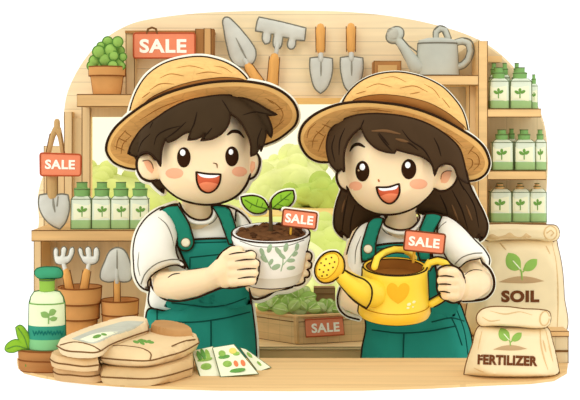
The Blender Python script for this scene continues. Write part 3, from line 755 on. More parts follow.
# crate sign lies on the crate's front face: distance follows that face
def df(x, y):
    a, b = (cC+top(cC))/2, (cRt+top(cRt))/2; k = (b.y-a.y)/(b.x-a.x)
    # ray x = (x-290)/F*d ; plane y = a.y + k*(X-a.x)
    return (a.y-k*a.x)/(1-k*(x-290)/F)-.014
s = thing('sale_sign', 'coral SALE sign on the front of the crate of greens', 'sign', W(325, 336, df(325, 336)))
MB().slab([(304.8, 319.8), (342.8, 317.6), (344.4, 334.6), (306, 337)], df, .007, SIGN, ink=SIGNE, inkr=.7).build('board', s)
dm = df(325, 328)
lettering('SALE', 325.5, 327.6, lambda x, y: df(x, y)-.0015, 28, 9.5, LETW, -3.5, bold=.035).build('lettering', s, 'cream SALE lettering', smooth=False)

# ------------------------------------------------------------------ paper sacks
def sprout_print(mb, bv, cx, cy, s, m=PRINTG):
    mb.patch([(cx-1*s, cy+6*s), (cx-8*s, cy+8*s), (cx-15*s, cy+4*s), (cx-16.5*s, cy-5*s), (cx-14*s, cy-10.5*s), (cx-7*s, cy-9*s), (cx-2*s, cy-4*s)], bv, m, T=.001, target=70)
    mb.patch([(cx+1*s, cy+7*s), (cx+4*s, cy), (cx+10*s, cy-4*s), (cx+15.5*s, cy-4*s), (cx+15*s, cy+2*s), (cx+11*s, cy+7*s), (cx+5*s, cy+8.5*s)], bv, m, T=.001, target=70)
    mb.stroke([(cx-8*s, cy-1*s), (cx-1*s, cy+8*s), (cx, cy+17*s)], bv, m, .9*s)
    mb.stroke([(cx+9*s, cy+1*s), (cx+1*s, cy+9*s)], bv, m, .7*s)
    mb.stroke([(cx-9*s, cy-2*s), (cx-2*s, cy+6*s)], bv, BLAB, .6*s, off=.002)
    mb.patch([(cx-24*s, cy+19.5*s), (cx-12*s, cy+15*s), (cx, cy+13.5*s), (cx+12*s, cy+15*s), (cx+23*s, cy+18.5*s), (cx+10*s, cy+20.5*s), (cx-10*s, cy+20.5*s)], bv, MOUND, T=.001, target=70)
def drop_text(mb, bv, off=.0006):
    # settle lettering on a curved face
    V = []
    for v in mb.V:
        v = Vector(v); d = v.y; px = 290+v.x*F/d; py = HZ+(CZ-v.z)*F/d; q = cast(bv, px, py); V.append((v, q))
    ys = [v.y for v, q in V]; my = max(ys)
    mb.V = [tuple(Vector((v.x*(q-off+(v.y-my))/v.y, q-off+(v.y-my), CZ+(v.z-CZ)*(q-off+(v.y-my))/v.y))) if q else tuple(v) for v, q in V]
    return mb
zs = BZ; d0 = 3.62; yb = HZ+(CZ-zs)*F/d0
SB = thing('soil_sack', 'large paper sack reading SOIL with a rolled top, behind the fertilizer sack', 'sack', Vector((W(517, 0, d0).x, d0, BZ)))
g = MB(); body = [(482, 236), (500, 234), (530, 234), (554, 236), (558, 248), (562, 268), (564, 295), (564.5, yb-3), (556, yb), (520, yb), (484, yb), (466, yb-2), (465, 320), (470, 290), (476, 260)]
g.puff(body, d0, .085, KRAFT, box=1.5, ink=INKB, inkr=.7, target=600)
bv = g.bvh()
for st in ([(552, 243), (556, 262), (558, 300), (557, 335)], [(546, 246), (550, 254)], [(487, 246), (490, 256)], [(500, 243), (506, 250)], [(480, 252), (477, 275), (474, 300)]): g.stroke(st, bv, KRAFTD, .8, taper=True)
g.build('bag', SB)
p = MB(); sprout_print(p, bv, 522, 263, .98); drop_text(lettering('SOIL', 520.3, 296.4, d0-.1, 38, 12, PRINTB, 0, bold=.05), bv).build('lettering', SB, 'brown SOIL lettering', smooth=False); p.build('printed_seedling', SB, 'green seedling print')
g = MB(); g.puff([(479, 232), (484, 226), (500, 224), (530, 224.5), (548, 225), (556, 226), (559, 231), (558, 238), (552, 241.5), (535, 240), (505, 240), (486, 240)], d0-.035, .045, KRAFT, box=1.2, ink=INKB, inkr=.8, target=400)
bv = g.bvh(); g.stroke(ell(550.5, 233, 6.3, 6.8, 0, 16)+[(556.8, 233)], bv, KRAFTD, .8); g.stroke([(547, 233), (551, 230), (554, 233), (551, 236)], bv, KRAFTD, .6)
g.patch([(486, 239), (492, 234), (498, 236.5), (505, 235), (510, 232.5), (515, 236), (521, 237), (526, 233), (532, 237), (522, 240), (500, 240)], bv, KRAFTD, T=.001)
g.build('rolled_top', SB)
fd = 2.70; fb = HZ+H*F/fd
FB = thing('fertilizer_sack', 'smaller paper sack reading FERTILIZER on the right end of the counter', 'sack', Vector((W(511, 0, fd).x, fd, CT)))
g = MB(); body = [(479.5, 326), (500, 325), (530, 326), (547.5, 328), (552, 340), (556, 356), (559.5, fb-2), (552, fb+.5), (530, fb+1), (500, fb+1), (478, fb+1), (464, fb-.5), (466, 364), (472, 346)]
g.puff(body, fd, .055, KRAFT, box=1.6, ink=INKB, inkr=.8, target=600)
bv = g.bvh()
for st in ([(540, 329), (541, 345), (544, 358), (548, 370)], [(546, 331), (549, 345), (553, 362)], [(543, 340), (546, 352)], [(482, 331), (478, 350)], [(484, 372), (474, 368)]): g.stroke(st, bv, KRAFTD, .8, taper=True)
g.build('bag', FB)
p = MB(); sprout_print(p, bv, 510.5, 335.5, .72); p.build('printed_seedling', FB, 'green seedling print')
drop_text(lettering('FERTILIZER', 507.5, 360.3, fd-.07, 60, 10, PRINTB, 1.8, bold=.05), bv).build('lettering', FB, 'brown FERTILIZER lettering', smooth=False)
g = MB(); g.puff([(476.5, 318), (480, 311), (488, 307.5), (505, 306.8), (525, 309), (542, 310), (549, 312), (550.5, 318), (548, 325.5), (540, 328), (515, 326.5), (490, 325.5), (480, 325.5)], fd-.012, .034, KRAFT, box=1.2, ink=INKB, inkr=.9, target=400)
bv = g.bvh(); g.stroke(ell(544.5, 318.5, 4.6, 7, 8, 14), bv, KRAFTD, .8); g.stroke([(490, 311), (505, 314), (520, 312), (532, 315)], bv, KRAFTD, .7, taper=True); g.stroke([(482, 317), (490, 321), (500, 320)], bv, KRAFTD, .7, taper=True)
g.build('rolled_top', FB)
wbk = MB(); dd = 2.84; z0 = CT; a = W(550, 0, dd).x; b = W(568.2, 0, dd).x
wbk.wbox(a, b, dd, dd+.06, CT, ZR(331, dd)-.002, WOODP, INKB, .0012).wbox(a, b+.001, dd-.004, dd+.06, ZR(331, dd)-.012, ZR(331, dd), WOODS, INKB, .001).wbox(a, b+.0008, dd-.002, dd, ZR(352, dd), ZR(350, dd), INKB)
tag(wbk.build('wooden_block', smooth=False), 'short tan wooden block at the right end of the counter behind the sacks', 'block')

# ------------------------------------------------------------------ tray, spray bottle, leaves at the left of the counter
kd = 2.755; u = S(1, kd); c = Vector((W(49, 0, kd).x, kd, CT))
tr_ = thing('round_tray', 'two-tiered round brown tray under the spray bottle', 'tray', c)
TW = mat('tray_wood', (178, 122, 70), .14, 9, (1, 1, 5)); th = ZR(348.5, kd)-CT
g = MB(); g.lathe([(28*u, 0), (30*u, th*.1), (30.5*u, th*.5), (29.5*u, th*.52), (30.5*u, th*.56), (31*u, th*.95), (30*u, th), (0, th)], c, TW, sy=.55)
for z, r in ((th*.52, 30.2), (th*.97, 31), (.001, 28)): g.ring(r*u, z, c, TERRAD, .8*u, sy=.55)
g.build('tray_body', tr_)
sb = thing('spray_bottle', 'green soap-style bottle with dark green press cap on the round tray', 'bottle', c+Vector((W(47.5, 0, kd).x-c.x, -.005, th)))
c = Vector((W(47.5, 0, kd).x, kd-.005, CT+th)); 
BB = mat('bottle_body_green', (128, 190, 128), .08, 10); BL = mat('bottle_pale_green', (226, 236, 190), .05); BDG = mat('bottle_dark_band', (56, 146, 118), .1, 30)
g = MB(); hb = 58*u
g.lathe([(17.5*u, 0, BB), (18.8*u, 2*u, BB), (18.6*u, 11*u, BB), (18.6*u, 11.2*u, BDG), (18.2*u, 24.5*u, BDG), (18.2*u, 24.8*u, BL), (17.6*u, 46*u, BL), (16.8*u, 46.4*u, BB), (15.8*u, 52*u, BL), (12.5*u, 57*u, BL), (7*u, 58*u, BL), (6.5*u, 58.5*u, BL)], c, BL, sy=.75, seg=48)
for sx in (-1, 1): g.tube([c+Vector((sx*r*u, 0, z*u)) for r, z in ((17.5, .5), (18.7, 4), (18.2, 24), (17.6, 46), (16, 52), (12.7, 57), (7, 58.2))], .9*u, mat('bottle_line', (70, 104, 62), .05))
g.ring(17.6*u, 46.2*u, c, EMBG, .6*u, sy=.75); g.ring(17.6*u, .001, c, INKG, .8*u, sy=.75); g.build('body', sb)
p = MB(); bv = g.bvh(); m = mat('bottle_emblem', (134, 172, 96), .06)
p.patch([(48, 318), (42, 317), (40.5, 312.5), (45, 311.5), (48.5, 314)], bv, m, T=.001, target=30); p.patch([(49, 316), (50, 310), (54, 309), (56.5, 311), (54, 315)], bv, m, T=.001, target=30); p.patch([(49, 319), (53, 316.5), (57.5, 317.5), (56, 320.5), (51.5, 321)], bv, m, T=.001, target=30)
p.stroke([(48.5, 323.5), (48.7, 314)], bv, m, .7); p.stroke([(33+k*1.5, 332.5+(2.2 if k % 2 else -1.6)*(1+.3*math.sin(k*2.1))) for k in range(21)], bv, mat('band_scribble', (30, 116, 100), .05), .7); p.build('label_print', sb, 'green seedling print')
g = MB(); g.lathe([(7.5*u, 0), (7.6*u, 11*u), (6.5*u, 12*u)], c+Vector((0, 0, 58*u)), mat('collar_green', (142, 182, 72), .1), seg=28); g.ring(7.6*u, 11*u, c+Vector((0, 0, 58*u)), INKG, .6*u, seg=28); g.build('collar', sb)
g = MB(); g.puff([(35, 274), (36, 269.5), (41, 267.5), (50, 267), (59, 268), (62.5, 272), (62, 276.5), (56, 278), (48, 278.5), (40, 278.5)], kd-.005, .026, mat('press_cap', (64, 150, 108), .12, 20), ink=mat('cap_line', (38, 96, 66), .05), inkr=.8, target=160); g.build('press_cap', sb)
lf = thing('leaf_sprig', 'two bright green leaves at the far left beside the round tray', 'leaves', W(24, 368, 2.735))
for C, v in (([(15.6, 327.5), (20, 325), (26, 330), (30, 340), (29, 350), (23, 346.5), (18, 338)], [(18, 328), (24, 337), (28, 349)]), ([(5, 348), (10, 341.5), (18, 339.5), (26, 345), (28, 350), (20, 350), (13, 352.5), (6, 351)], [(7, 349), (16, 346), (27, 349)])):
    g = MB().puff(C, 2.735, .006, LEAF, ink=FOLID, inkr=.6, target=120); g.stroke(v, g.bvh(), FOLID, .5); g.build('leaf', lf)
MB().tube([W(28, 348, 2.738), W(27, 358, 2.732), W(26, 366, 2.728)], S(1, 2.73), FOLID).build('stalk', lf)

# ------------------------------------------------------------------ flat sacks stacked on the counter
def G(px, py, z): d = F*(CZ-z)/(py-HZ); return Vector((W(px, py, d).x, d, z))
def flatbag(name, corners, zc, T, label, m, cat='sack', group='flat sacks stacked on the counter', Tb=None, box=1.9, prt=None):
    B = hermite(corners, True, 2.5, 40)
    Wp = np.array([tuple(G(x, y, zc).xy) for x, y in B]); Wp *= 400
    P, Tr, uu, bnd, bo = fill(Wp, 800); h = np.minimum(1, box*np.maximum(uu, .0)**.5); Tb = Tb or T
    V = [Vector((p[0]/400, p[1]/400, zc+T*k)) for p, k in zip(P, h)]; idx = {}
    for i, (p, k) in enumerate(zip(P, h)):
        if i in bnd: idx[i] = i
        else: idx[i] = len(V); V.append(Vector((p[0]/400, p[1]/400, zc-Tb*k)))
    g = MB().add(V, list(Tr)+[(idx[a], idx[c], idx[b]) for a, b, c in Tr], m)
    c = sum((Vector(v) for v in V), Vector())/len(V); c.z = zc-Tb
    t = thing(name, label, cat, c, group)
    g.tube([Vector((p[0]/400, p[1]/400, zc)) for p in Wp], .0017, INKB, closed=True, seg=6)
    o = g.build('bag', t); return t, g
T1 = .019
flatbag('flat_sack', [(99, 372), (104, 366), (150, 362), (188, 353), (194, 357), (193, 368), (170, 375), (152, 378.5), (120, 378), (101, 377)], CT+.020, T1, 'tan flat sack at the bottom of the right-hand pile', KRAFTD)
t, g = flatbag('flat_sack', [(97, 353), (106, 346), (122, 339), (138, 334), (158, 334.5), (176, 337), (198, 338.5), (199, 343), (184, 351), (166, 356.5), (150, 360.5), (125, 360), (101, 358)], CT+.058, T1, 'tan flat sack with a green sprig, topmost at the front of the pile', KRAFTT)
bv = g.bvh(); p = MB()
for (x, y, r) in ((136, 342, 15), (140, 340.6, -20), (144, 341, 10), (148, 341.6, -15), (142, 343, 30), (151, 342.4, 5)): p.patch(ell(x, y, 3.2, 1.3, r, 10), bv, EMBG, T=.0008, up=.0005, target=14, step=.8)
p.build('printed_sprig', t, 'green sprig print')
MB().stroke([(101, 350), (112, 346), (130, 346.4), (145, 349.5), (151, 354), (150, 360)], bv, INKB, .6, off=.001).build('fold_line', t)
MB().stroke([(172, 346), (185, 341), (195, 339.5)], bv, INKB, .7, off=.001).build('fold_line', t)
flatbag('flat_sack', [(53, 371), (60, 366), (80, 366), (100, 366), (104, 374), (90, 376.5), (70, 375), (56, 373.5)], CT+.019, .017, 'brown flat sack at the bottom of the left-hand pile', mat('kraft_brown', (206, 166, 116), .1, 10))
flatbag('flat_sack', [(50, 359), (56, 355), (80, 354), (98, 356), (99, 365), (85, 366.5), (68, 364.5), (54, 362)], CT+.047, .014, 'tan flat sack in the middle of the left-hand pile', mat('kraft_mid', (222, 188, 138), .1, 10))
t, g = flatbag('flat_sack', [(57, 346), (70, 340), (88, 333), (106, 327), (126, 322), (140, 321.5), (149, 325.5), (148, 331), (130, 337), (110, 345), (98, 352), (82, 352), (64, 350)], CT+.083, .017, 'pale printed sack with a clear window, highest on the left-hand pile', mat('kraft_pale', (236, 212, 168), .07, 10))
bv = g.bvh(); p = MB(); p.patch([(72, 339), (90, 331.5), (108, 326), (126, 321.5), (144, 322), (134, 329), (112, 336), (94, 343.5)], bv, mat('grey_film', (196, 196, 176), .12, 18), T=.001, up=.0012, target=300)
MB().stroke([(60, 345), (74, 342), (92, 345.5), (100, 350)], bv, INKB, .6, off=.001).build('fold_line', t)
b2v = p.bvh(); p.patch([(80, 339.3), (94, 334), (108, 332), (118, 332), (104, 338), (92, 342)], b2v, BLAB, T=.0008, up=.0005); b3 = p.bvh()
p.patch(ell(97, 336.5, 4.5, 1.6, -15, 12), b3, EMBG, T=.0008, up=.0005, target=14); p.patch(ell(104, 334.5, 3, 1.1, 10, 12), b3, EMBG, T=.0008, up=.0005, target=14); p.build('printed_label', t, 'grey film label with green leaf')
flatbag('flat_sack', [(150, 333), (155, 328), (164, 327.5), (176, 329.5), (186, 332.5), (193, 337), (176, 338), (160, 336)], CT+.074, .020, 'dark brown flat sack tucked behind the pile, in front of the boy\'s overalls', mat('kraft_deep', (190, 144, 92), .12, 12))

# seed packets
def packet(C, ds, label, art, m=BLAB):
    """corners in picture coordinates, each with its own distance (leaning on the pile)"""
    Q = [W(x, y, d) for (x, y), d in zip(C, ds)]; n = (Q[1]-Q[0]).cross(Q[3]-Q[0]).normalized()
    if n.y > 0: n = -n
    t = thing('seed_packet', label, 'seed packet', sum(Q, Vector())/4, 'seed packets fanned on the counter')
    g = MB(); N = 6; V = []
    bil = lambda a, b: (Q[0]*(1-a)+Q[1]*a)*(1-b)+(Q[3]*(1-a)+Q[2]*a)*b
    for s_ in (1, -1):
        for i in range(N+1):
            for j in range(N+1):
                a, b = i/N, j/N; k = .5+1.5*math.sin(math.pi*a)*math.sin(math.pi*b); V.append(bil(a, b)+n*s_*.0012*k)
    Fc = []; q = (N+1)**2
    for i in range(N):
        for j in range(N):
            w_ = (i*(N+1)+j, (i+1)*(N+1)+j, (i+1)*(N+1)+j+1, i*(N+1)+j+1); Fc += [w_, tuple(k+q for k in w_[::-1])]
    for i in range(N):
        for (a, b) in ((i*(N+1), (i+1)*(N+1)), (i*(N+1)+N, (i+1)*(N+1)+N), (i, i+1), (N*(N+1)+i, N*(N+1)+i+1)): Fc.append((a, b, b+q, a+q))
    g.add(V, Fc, m); g.tube(Q, .0012, INKG, closed=True, seg=6); g.build('sleeve', t)
    o = n*.0024
    for (a, b, ra, rb, mm) in art:
        p = MB()
        cc = bil(a, b); ux = (Q[1]-Q[0])*ra; uy = (Q[3]-Q[0])*rb; N2 = 14
        ring_ = [cc+ux*math.cos(2*math.pi*k/N2)+uy*math.sin(2*math.pi*k/N2) for k in range(N2)]
        p.add([v+o*1.25 for v in ring_]+[v+o*.6 for v in ring_], [tuple(range(N2))]+[(k, (k+1) % N2, (k+1) % N2+N2, k+N2) for k in range(N2)], mm); p.build('printed_vegetable', t)
    return t
PG1 = mat('print_veg_green', (150, 190, 90), .2, 60); PG2 = mat('print_veg_deep', (104, 160, 78), .2, 60); PR = mat('print_tomato', (232, 130, 84), .1); PY = mat('print_yellow', (236, 216, 110), .1)
packet([(240, 348), (246, 349.5), (271, 367.5), (258, 372)], [2.86, 2.86, 2.765, 2.745], 'seed packet at the right of the fan, mostly hidden', [(.4, .35, .35, .12, PG1), (.5, .75, .25, .09, PG1)])
packet([(192, 351), (213, 346.5), (222, 376), (200.5, 378)], [2.81, 2.81, 2.69, 2.68], 'seed packet at the left of the fan, with green vegetables', [(.25, .25, .10, .18, PG2), (.45, .22, .10, .2, PG2), (.65, .25, .10, .18, PG1), (.45, .42, .35, .06, PG1), (.4, .66, .25, .11, PG1)])
packet([(212.5, 348), (234, 344.5), (258.5, 374), (220.5, 377)], [2.795, 2.795, 2.682, 2.675], 'seed packet in the middle of the fan, with red tomatoes', [(.3, .26, .16, .10, PG1), (.32, .38, .26, .06, PG2), (.75, .22, .17, .10, PY), (.8, .32, .16, .06, PG1), (.32, .62, .2, .10, PG1), (.58, .64, .10, .10, PR), (.80, .64, .10, .10, PR), (.5, .86, .38, .06, PG2)])

# ------------------------------------------------------------------ people
def dome(cx, cy, rx, ry, dep, base):
    return lambda x, y: base-dep*math.sqrt(max(0, 1-((x-cx)/rx)**2-((y-cy)/ry)**2))
def limb(mb, pts, seg=16):
    mb.tube([W(x, y, d) for x, y, d, r in pts], [S(r, d) for x, y, d, r in pts], SKIN, seg=seg)
def eye(root, bv, cx, cy, rx, ry, hl, small=None):
    e = MB().patch(ell(cx, cy, rx, ry), bv, EYE, T=.004, target=120).build('eye', root)
    g = MB(); b2 = BVHTree.FromPolygons([Vector(v.co)+world_loc(e) for v in e.data.vertices], [tuple(p.vertices) for p in e.data.polygons])
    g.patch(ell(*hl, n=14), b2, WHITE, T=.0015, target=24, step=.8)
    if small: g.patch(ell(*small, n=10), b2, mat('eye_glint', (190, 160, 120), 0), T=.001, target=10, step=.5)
    g.build('highlight', e, 'white eye highlight')
def mouth(root, bv, C, teeth, tongue):
    o = MB().patch(C, bv, MOUTH, T=.002, target=120, ink=INK, inkr=1.2*1.0).build('mouth', root)
    b2 = MB().patch(C, bv, MOUTH, T=.002, target=120).bvh()
    MB().patch(tongue, b2, TONGUE, T=.0012, target=50).build('tongue', o)
    MB().patch(teeth, b2, WHITE, T=.0012, target=40).build('teeth', o)

# ---- the boy
bo = thing('person', 'smiling child with short dark hair, straw hat and teal overalls holding a potted seedling', 'person', Vector((W(202, 0, 3.22).x, 3.22, 0)))
headC = [(156, 150), (157, 168), (161, 182), (170, 192), (182, 199.5), (196, 203.5), (210, 204.5), (224, 202), (237, 195.5), (246, 185), (250, 174), (251, 158), (250, 140), (244, 120), (230, 104), (205, 98), (178, 104), (163, 125)]
B_ = MB()
B_.puff(headC, 3.16, .105, SKIN, back=.12, box=1.2, target=700)
B_.puff([(137, 165), (138, 158), (143, 153.5), (150, 153.5), (156, 160), (162, 166), (163, 176), (157, 180), (150, 181), (142, 177.5), (138, 171)], 3.15, .028, SKIN, target=150)
B_.puff([(246, 153), (252, 153), (256, 153), (259.3, 159), (258.5, 168), (254.5, 176), (250, 179), (245, 176)], 3.165, .022, SKIN, target=100)
limb(B_, [(197, 190, 3.2, 16), (197, 205, 3.22, 15), (197, 222, 3.24, 18)])
B_.puff([(165, 214), (197, 209), (228, 212), (238, 240), (240, 300), (238, 345), (165, 345), (160, 300), (160, 240)], 3.28, .06, SKIN, target=200)
limb(B_, [(162, 226, 3.24, 13), (157, 250, 3.22, 11), (159, 274, 3.175, 10.5)])
limb(B_, [(161, 277, 3.165, 9.5), (165, 285, 3.135, 13.6), (180, 285.5, 3.085, 14.6), (198, 282.5, 3.04, 13.6), (213, 278, 3.005, 11.6), (224, 271, 2.975, 14)])
B_.puff([(214, 272), (218, 258), (225, 250), (233, 247.5), (240, 254), (243, 268), (242, 284), (232, 288), (220, 287)], 2.965, .022, SKIN, target=120)
limb(B_, [(226, 256, 2.96, 5), (233, 250.5, 2.94, 4.6), (240, 250, 2.925, 4.2)])
fing = [(255.5, 231, 252), (264, 231, 255.5), (273.2, 232, 254.5), (281, 232, 252.5)]
for (y, x0, x1) in fing: limb(B_, [(x0, y+1, 2.95, 5), (x0+10, y, 2.91, 5), (x1, y-.3, 2.882, 4.5)], 12)
limb(B_, [(238, 226, 3.24, 12), (248, 250, 3.21, 11), (256, 282, 3.14, 11)])
limb(B_, [(257, 284, 3.125, 12.6), (262, 286, 3.12, 11.6), (270, 284, 3.11, 9), (283, 281, 3.10, 8), (294, 272, 3.085, 10)])
B_.puff([(286, 262), (296, 254), (304, 254), (305, 270), (300, 284), (288, 288), (282, 276)], 3.075, .018, SKIN, target=80)
for (x, y) in ((307.6, 256), (307.2, 265), (305.3, 273.6), (301, 280.5)): limb(B_, [(x-9, y, 3.07, 4.2), (x-1.5, y, 3.03, 4.4), (x, y, 2.985, 4.2)], 12)
BR = B_.remesh(.0036, SKIN, 2); bvB = BR.bvh()
R_ = BR
def skin_lines(mb, bv, L):
    for l in L: mb.stroke(l, bv, INK, .8, taper=True, off=.001)
R_.stroke([(156.5, 160), (157, 168), (161, 182), (170, 192), (182, 199.5), (196, 203.5), (210, 204.5), (224, 202), (237, 195.5), (246, 185), (250, 174), (251, 160)], None, INK, 1.35, d=3.15)
R_.stroke([(156, 160), (150, 153.3), (143, 153.3), (138, 157.5), (136.5, 165), (138, 171.5), (142, 178), (150, 181.3), (157, 180.3)], None, INK, 1.3, d=3.14)
R_.stroke([(251.5, 153), (256, 153), (259.6, 159), (258.8, 168), (254.5, 176.5), (250, 179)], None, INK, 1.3, d=3.16)
R_.stroke([(150.5, 279), (152, 287), (157, 293.5), (164, 299), (175, 301.3), (196, 298), (210, 292.5), (222, 288), (232, 288.3), (244, 286.3), (252, 284)], None, INK, 1.05, d=lambda x, y: float(np.interp(x, [150, 165, 180, 198, 213, 235, 250], [3.13, 3.12, 3.08, 3.035, 3.0, 2.945, 2.92])))
R_.stroke([(180, 272.5), (196, 269.3), (214, 266.3), (217.5, 258), (223, 251.5), (230, 247), (236, 246)], None, INK, 1.05, d=lambda x, y: 3.08-(x-180)*.0022)
skin_lines(R_, bvB, [[(168, 277.5), (173, 274.5), (180, 273.2)], [(229, 254.5), (236, 253), (246, 252.2)], [(235, 261.2), (245, 259.6), (255, 259.2)], [(237, 270), (247, 268.8), (257, 268.6)], [(238, 278.6), (247, 277.2), (256, 277)]])
R_.stroke([(246, 251.2), (252, 250.8), (256, 254), (255.5, 258.5), (259.5, 261.5), (259, 268), (259, 271), (258, 276.5), (257, 280), (255.5, 284)], None, INK, .9, d=2.885)
R_.stroke([(305.5, 251.7), (309, 251.8), (311.8, 255), (311, 260.3), (307.5, 260.8), (311, 262.5), (311, 267.5), (307, 269.4), (309.5, 272), (308.5, 276.8), (304.5, 277.6), (304.6, 281.5), (300, 284.8), (293, 286)], None, INK, 1.0, d=2.972)
R_.stroke([(250, 288), (250.5, 295), (254, 298.8), (260, 298.6), (268, 295.6), (276, 290.6), (287, 288.6), (296, 285.6)], None, INK, 1.2, d=3.105)
body = R_.build('body', bo)
for C in (ell(174.4, 173.3, 9, 5.3), ell(239.5, 171.6, 7.6, 5)): MB().patch(C, bvB, BLUSH, T=.0006, off=.0006, target=60).build('cheek_blush', bo, 'peach blush spot')
g = MB().patch([(143, 160.5), (148, 160.5), (152, 165), (154, 169), (152, 173.5), (148, 170.5), (145, 165)], bvB, PEACH, T=.0006, target=40); g.stroke([(143, 161), (149, 160.6), (152, 164), (153.2, 168.5)], bvB, INKB, .6); g.build('inner_ear', bo, 'peach inner ear')
MB().patch([(251.5, 161), (255, 162), (255, 168), (251.5, 174), (250, 168)], bvB, PEACH, T=.0006, target=30).build('inner_ear', bo, 'peach inner ear')
eye(bo, bvB, 183.8, 157.4, 6.8, 10.2, (182.7, 152.6, 2.7, 3.2)); eye(bo, bvB, 232, 156.4, 6.8, 10, (231, 152, 2.3, 2.9))
MB().stroke([(227.4, 134.8), (232, 131.6), (238, 132), (243.6, 137.4)], bvB, INK, 1.9, taper=True).build('eyebrow', bo)
MB().stroke([(213, 163), (216.6, 164), (217.2, 168)], bvB, INKB, .7, taper=True).build('nose_line', bo)
MC = [(196.4, 172.4), (208, 174), (220.6, 174.4), (219.6, 182), (215, 189.6), (208, 192.6), (201, 189.6), (197.2, 182)]
mouth(bo, bvB, MC, [(197.6, 173.4), (208, 175), (219.6, 175.2), (216, 177.2), (208, 178), (200.5, 176.4)], [(198.8, 184), (205, 182), (212, 182.5), (218, 184), (214.5, 189), (208, 191.6), (202, 189)])
# hair
hd = dome(204, 150, 66, 60, .125, 3.145)
back = MB().puff([(133, 150), (139, 163), (149, 178), (156, 186.5), (163.6, 193), (163, 184), (161, 175), (190, 160), (246, 158), (257, 152), (256, 125), (240, 104), (205, 96), (165, 108), (143, 128)], 3.235, .05, HAIRB, ink=INK, inkr=1.2*1, target=250)
back.build('hair', bo, 'dark brown hair at the back of the head')
HC = [(128, 153.5), (132, 143), (143, 128), (156, 118.5), (170, 109), (186, 101.5), (206, 97), (226, 95.2), (242, 97.6), (256, 103), (268, 110), (277, 114.6), (267, 115.4), (270, 122), (272, 130), (271.3, 137.6), (266, 130.5), (265, 139), (261, 151), (259, 145), (256.5, 153), (251, 156), (250.5, 143), (246.5, 132), (240, 121), (230, 113), (228.8, 123), (224, 131), (214, 138), (201, 140.6), (205, 133.5), (197, 138.5), (188, 140), (191, 131.5), (185, 133), (176, 139), (168, 142.2), (165.5, 139), (162, 148), (160.5, 166), (155.5, 158), (150, 153), (142, 153), (137, 158), (134, 156)]
g = MB().puff(HC, hd, .014, HAIRB, back=.03, ink=INK, inkr=1.2*.95, target=900, sharp=55)
bv = g.bvh()
for l in ([(212, 128), (207, 134), (202, 140)], [(190, 132), (194, 124), (197, 112)], [(154, 145), (157, 136), (166, 130), (180, 126)], [(165, 139), (175, 132), (186, 122)], [(230, 113), (226, 106), (222, 100)], [(243, 115), (254, 112), (268, 114)], [(262, 128), (258, 138), (257, 148)], [(138, 152), (142, 142), (150, 134)], [(150, 128), (153, 122)]): g.stroke(l, bv, STRAND, .75, taper=True)
g.build('hair', bo, 'dark brown fringe under the hat')
# hat
def hat(root, crown, crown_d, brim, brim_d, under, band, folds, uf, lab):
    h = MB().puff(crown, crown_d, .10, STRAW, back=.08, box=1.1, ink=INK, inkr=1.2*1.1, target=500)
    bv = h.bvh()
    for l in folds: h.stroke(l, bv, mat('straw_line', (176, 118, 56), .1), .55, taper=True)
    ho = bpy.data.objects.new('straw_hat', None); COL.objects.link(ho); ho.parent = root; ho['label'] = lab
    ho.location = W(*crown[0], 3.2)-world_loc(root)
    h.build('crown', ho)
    b = MB(); b.patch(band, bv, SHADEBAND, T=.002, target=120, ink=mat('band_line', (96, 58, 26), .05), inkr=.5); b.build('crown_shade_band', ho, 'darker brown painted shade at the crown base')  # shade where crown meets brim, painted in as a dark brown strip
    b = MB().puff(brim, brim_d, .006, STRAWR, box=2.5, ink=INK, inkr=1.2*1.15, target=700)
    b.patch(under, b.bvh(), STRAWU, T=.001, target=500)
    bv = b.bvh()
    for l in uf: b.stroke(l, bv, mat('straw_under_line', (150, 98, 44), .1), .5, taper=True)
    b.build('brim', ho)
crown = [(129, 117), (132, 104), (138, 89), (148, 75), (164, 64), (184, 58.4), (202, 57), (214, 59), (226, 63), (238, 70), (246, 78), (251, 87), (240, 96), (200, 102), (160, 108), (140, 118)]
brim = [(106.4, 151), (107.5, 141), (114, 129), (123, 120), (131, 113.5), (144, 104.5), (160, 96), (180, 88.8), (206, 83), (230, 81), (250, 81.8), (270, 86), (284, 93), (294, 103), (297.8, 114), (295.5, 124), (287, 132.5), (276, 140), (264, 144.5), (240, 152), (200, 160), (165, 168), (135, 169), (124, 167), (113, 161.5)]
under = [(110.5, 150), (112, 141), (119, 130.5), (131, 119), (146, 108.5), (164, 99.5), (184, 93), (206, 88.5), (230, 86.5), (250, 87.3), (268, 91), (280, 97.5), (289, 105.5), (292.5, 114), (290.5, 121.5), (283, 128.5), (273, 135), (262, 140), (240, 147), (200, 155), (165, 163), (137, 165), (126, 163), (115.5, 157.5)]
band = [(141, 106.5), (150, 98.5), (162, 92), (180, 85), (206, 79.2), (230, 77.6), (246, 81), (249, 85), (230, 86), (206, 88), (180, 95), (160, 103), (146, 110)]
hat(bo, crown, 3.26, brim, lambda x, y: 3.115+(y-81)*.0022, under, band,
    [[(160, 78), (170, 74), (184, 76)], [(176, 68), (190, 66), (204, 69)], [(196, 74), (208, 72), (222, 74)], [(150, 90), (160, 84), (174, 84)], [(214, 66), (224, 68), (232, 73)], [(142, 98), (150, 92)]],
    [[(116, 150), (118, 140), (126, 130)], [(121, 154), (123, 144), (131, 136)], [(114, 146), (124, 150)], [(118, 138), (127, 142)], [(124, 131), (131, 136)], [(265, 98), (276, 104), (283, 114), (279, 124)], [(274, 104), (268, 100)], [(283, 108), (276, 110)], [(140, 120), (160, 108), (184, 99)], [(266, 134), (276, 127), (284, 120)]], 'wide straw hat with upturned brim')
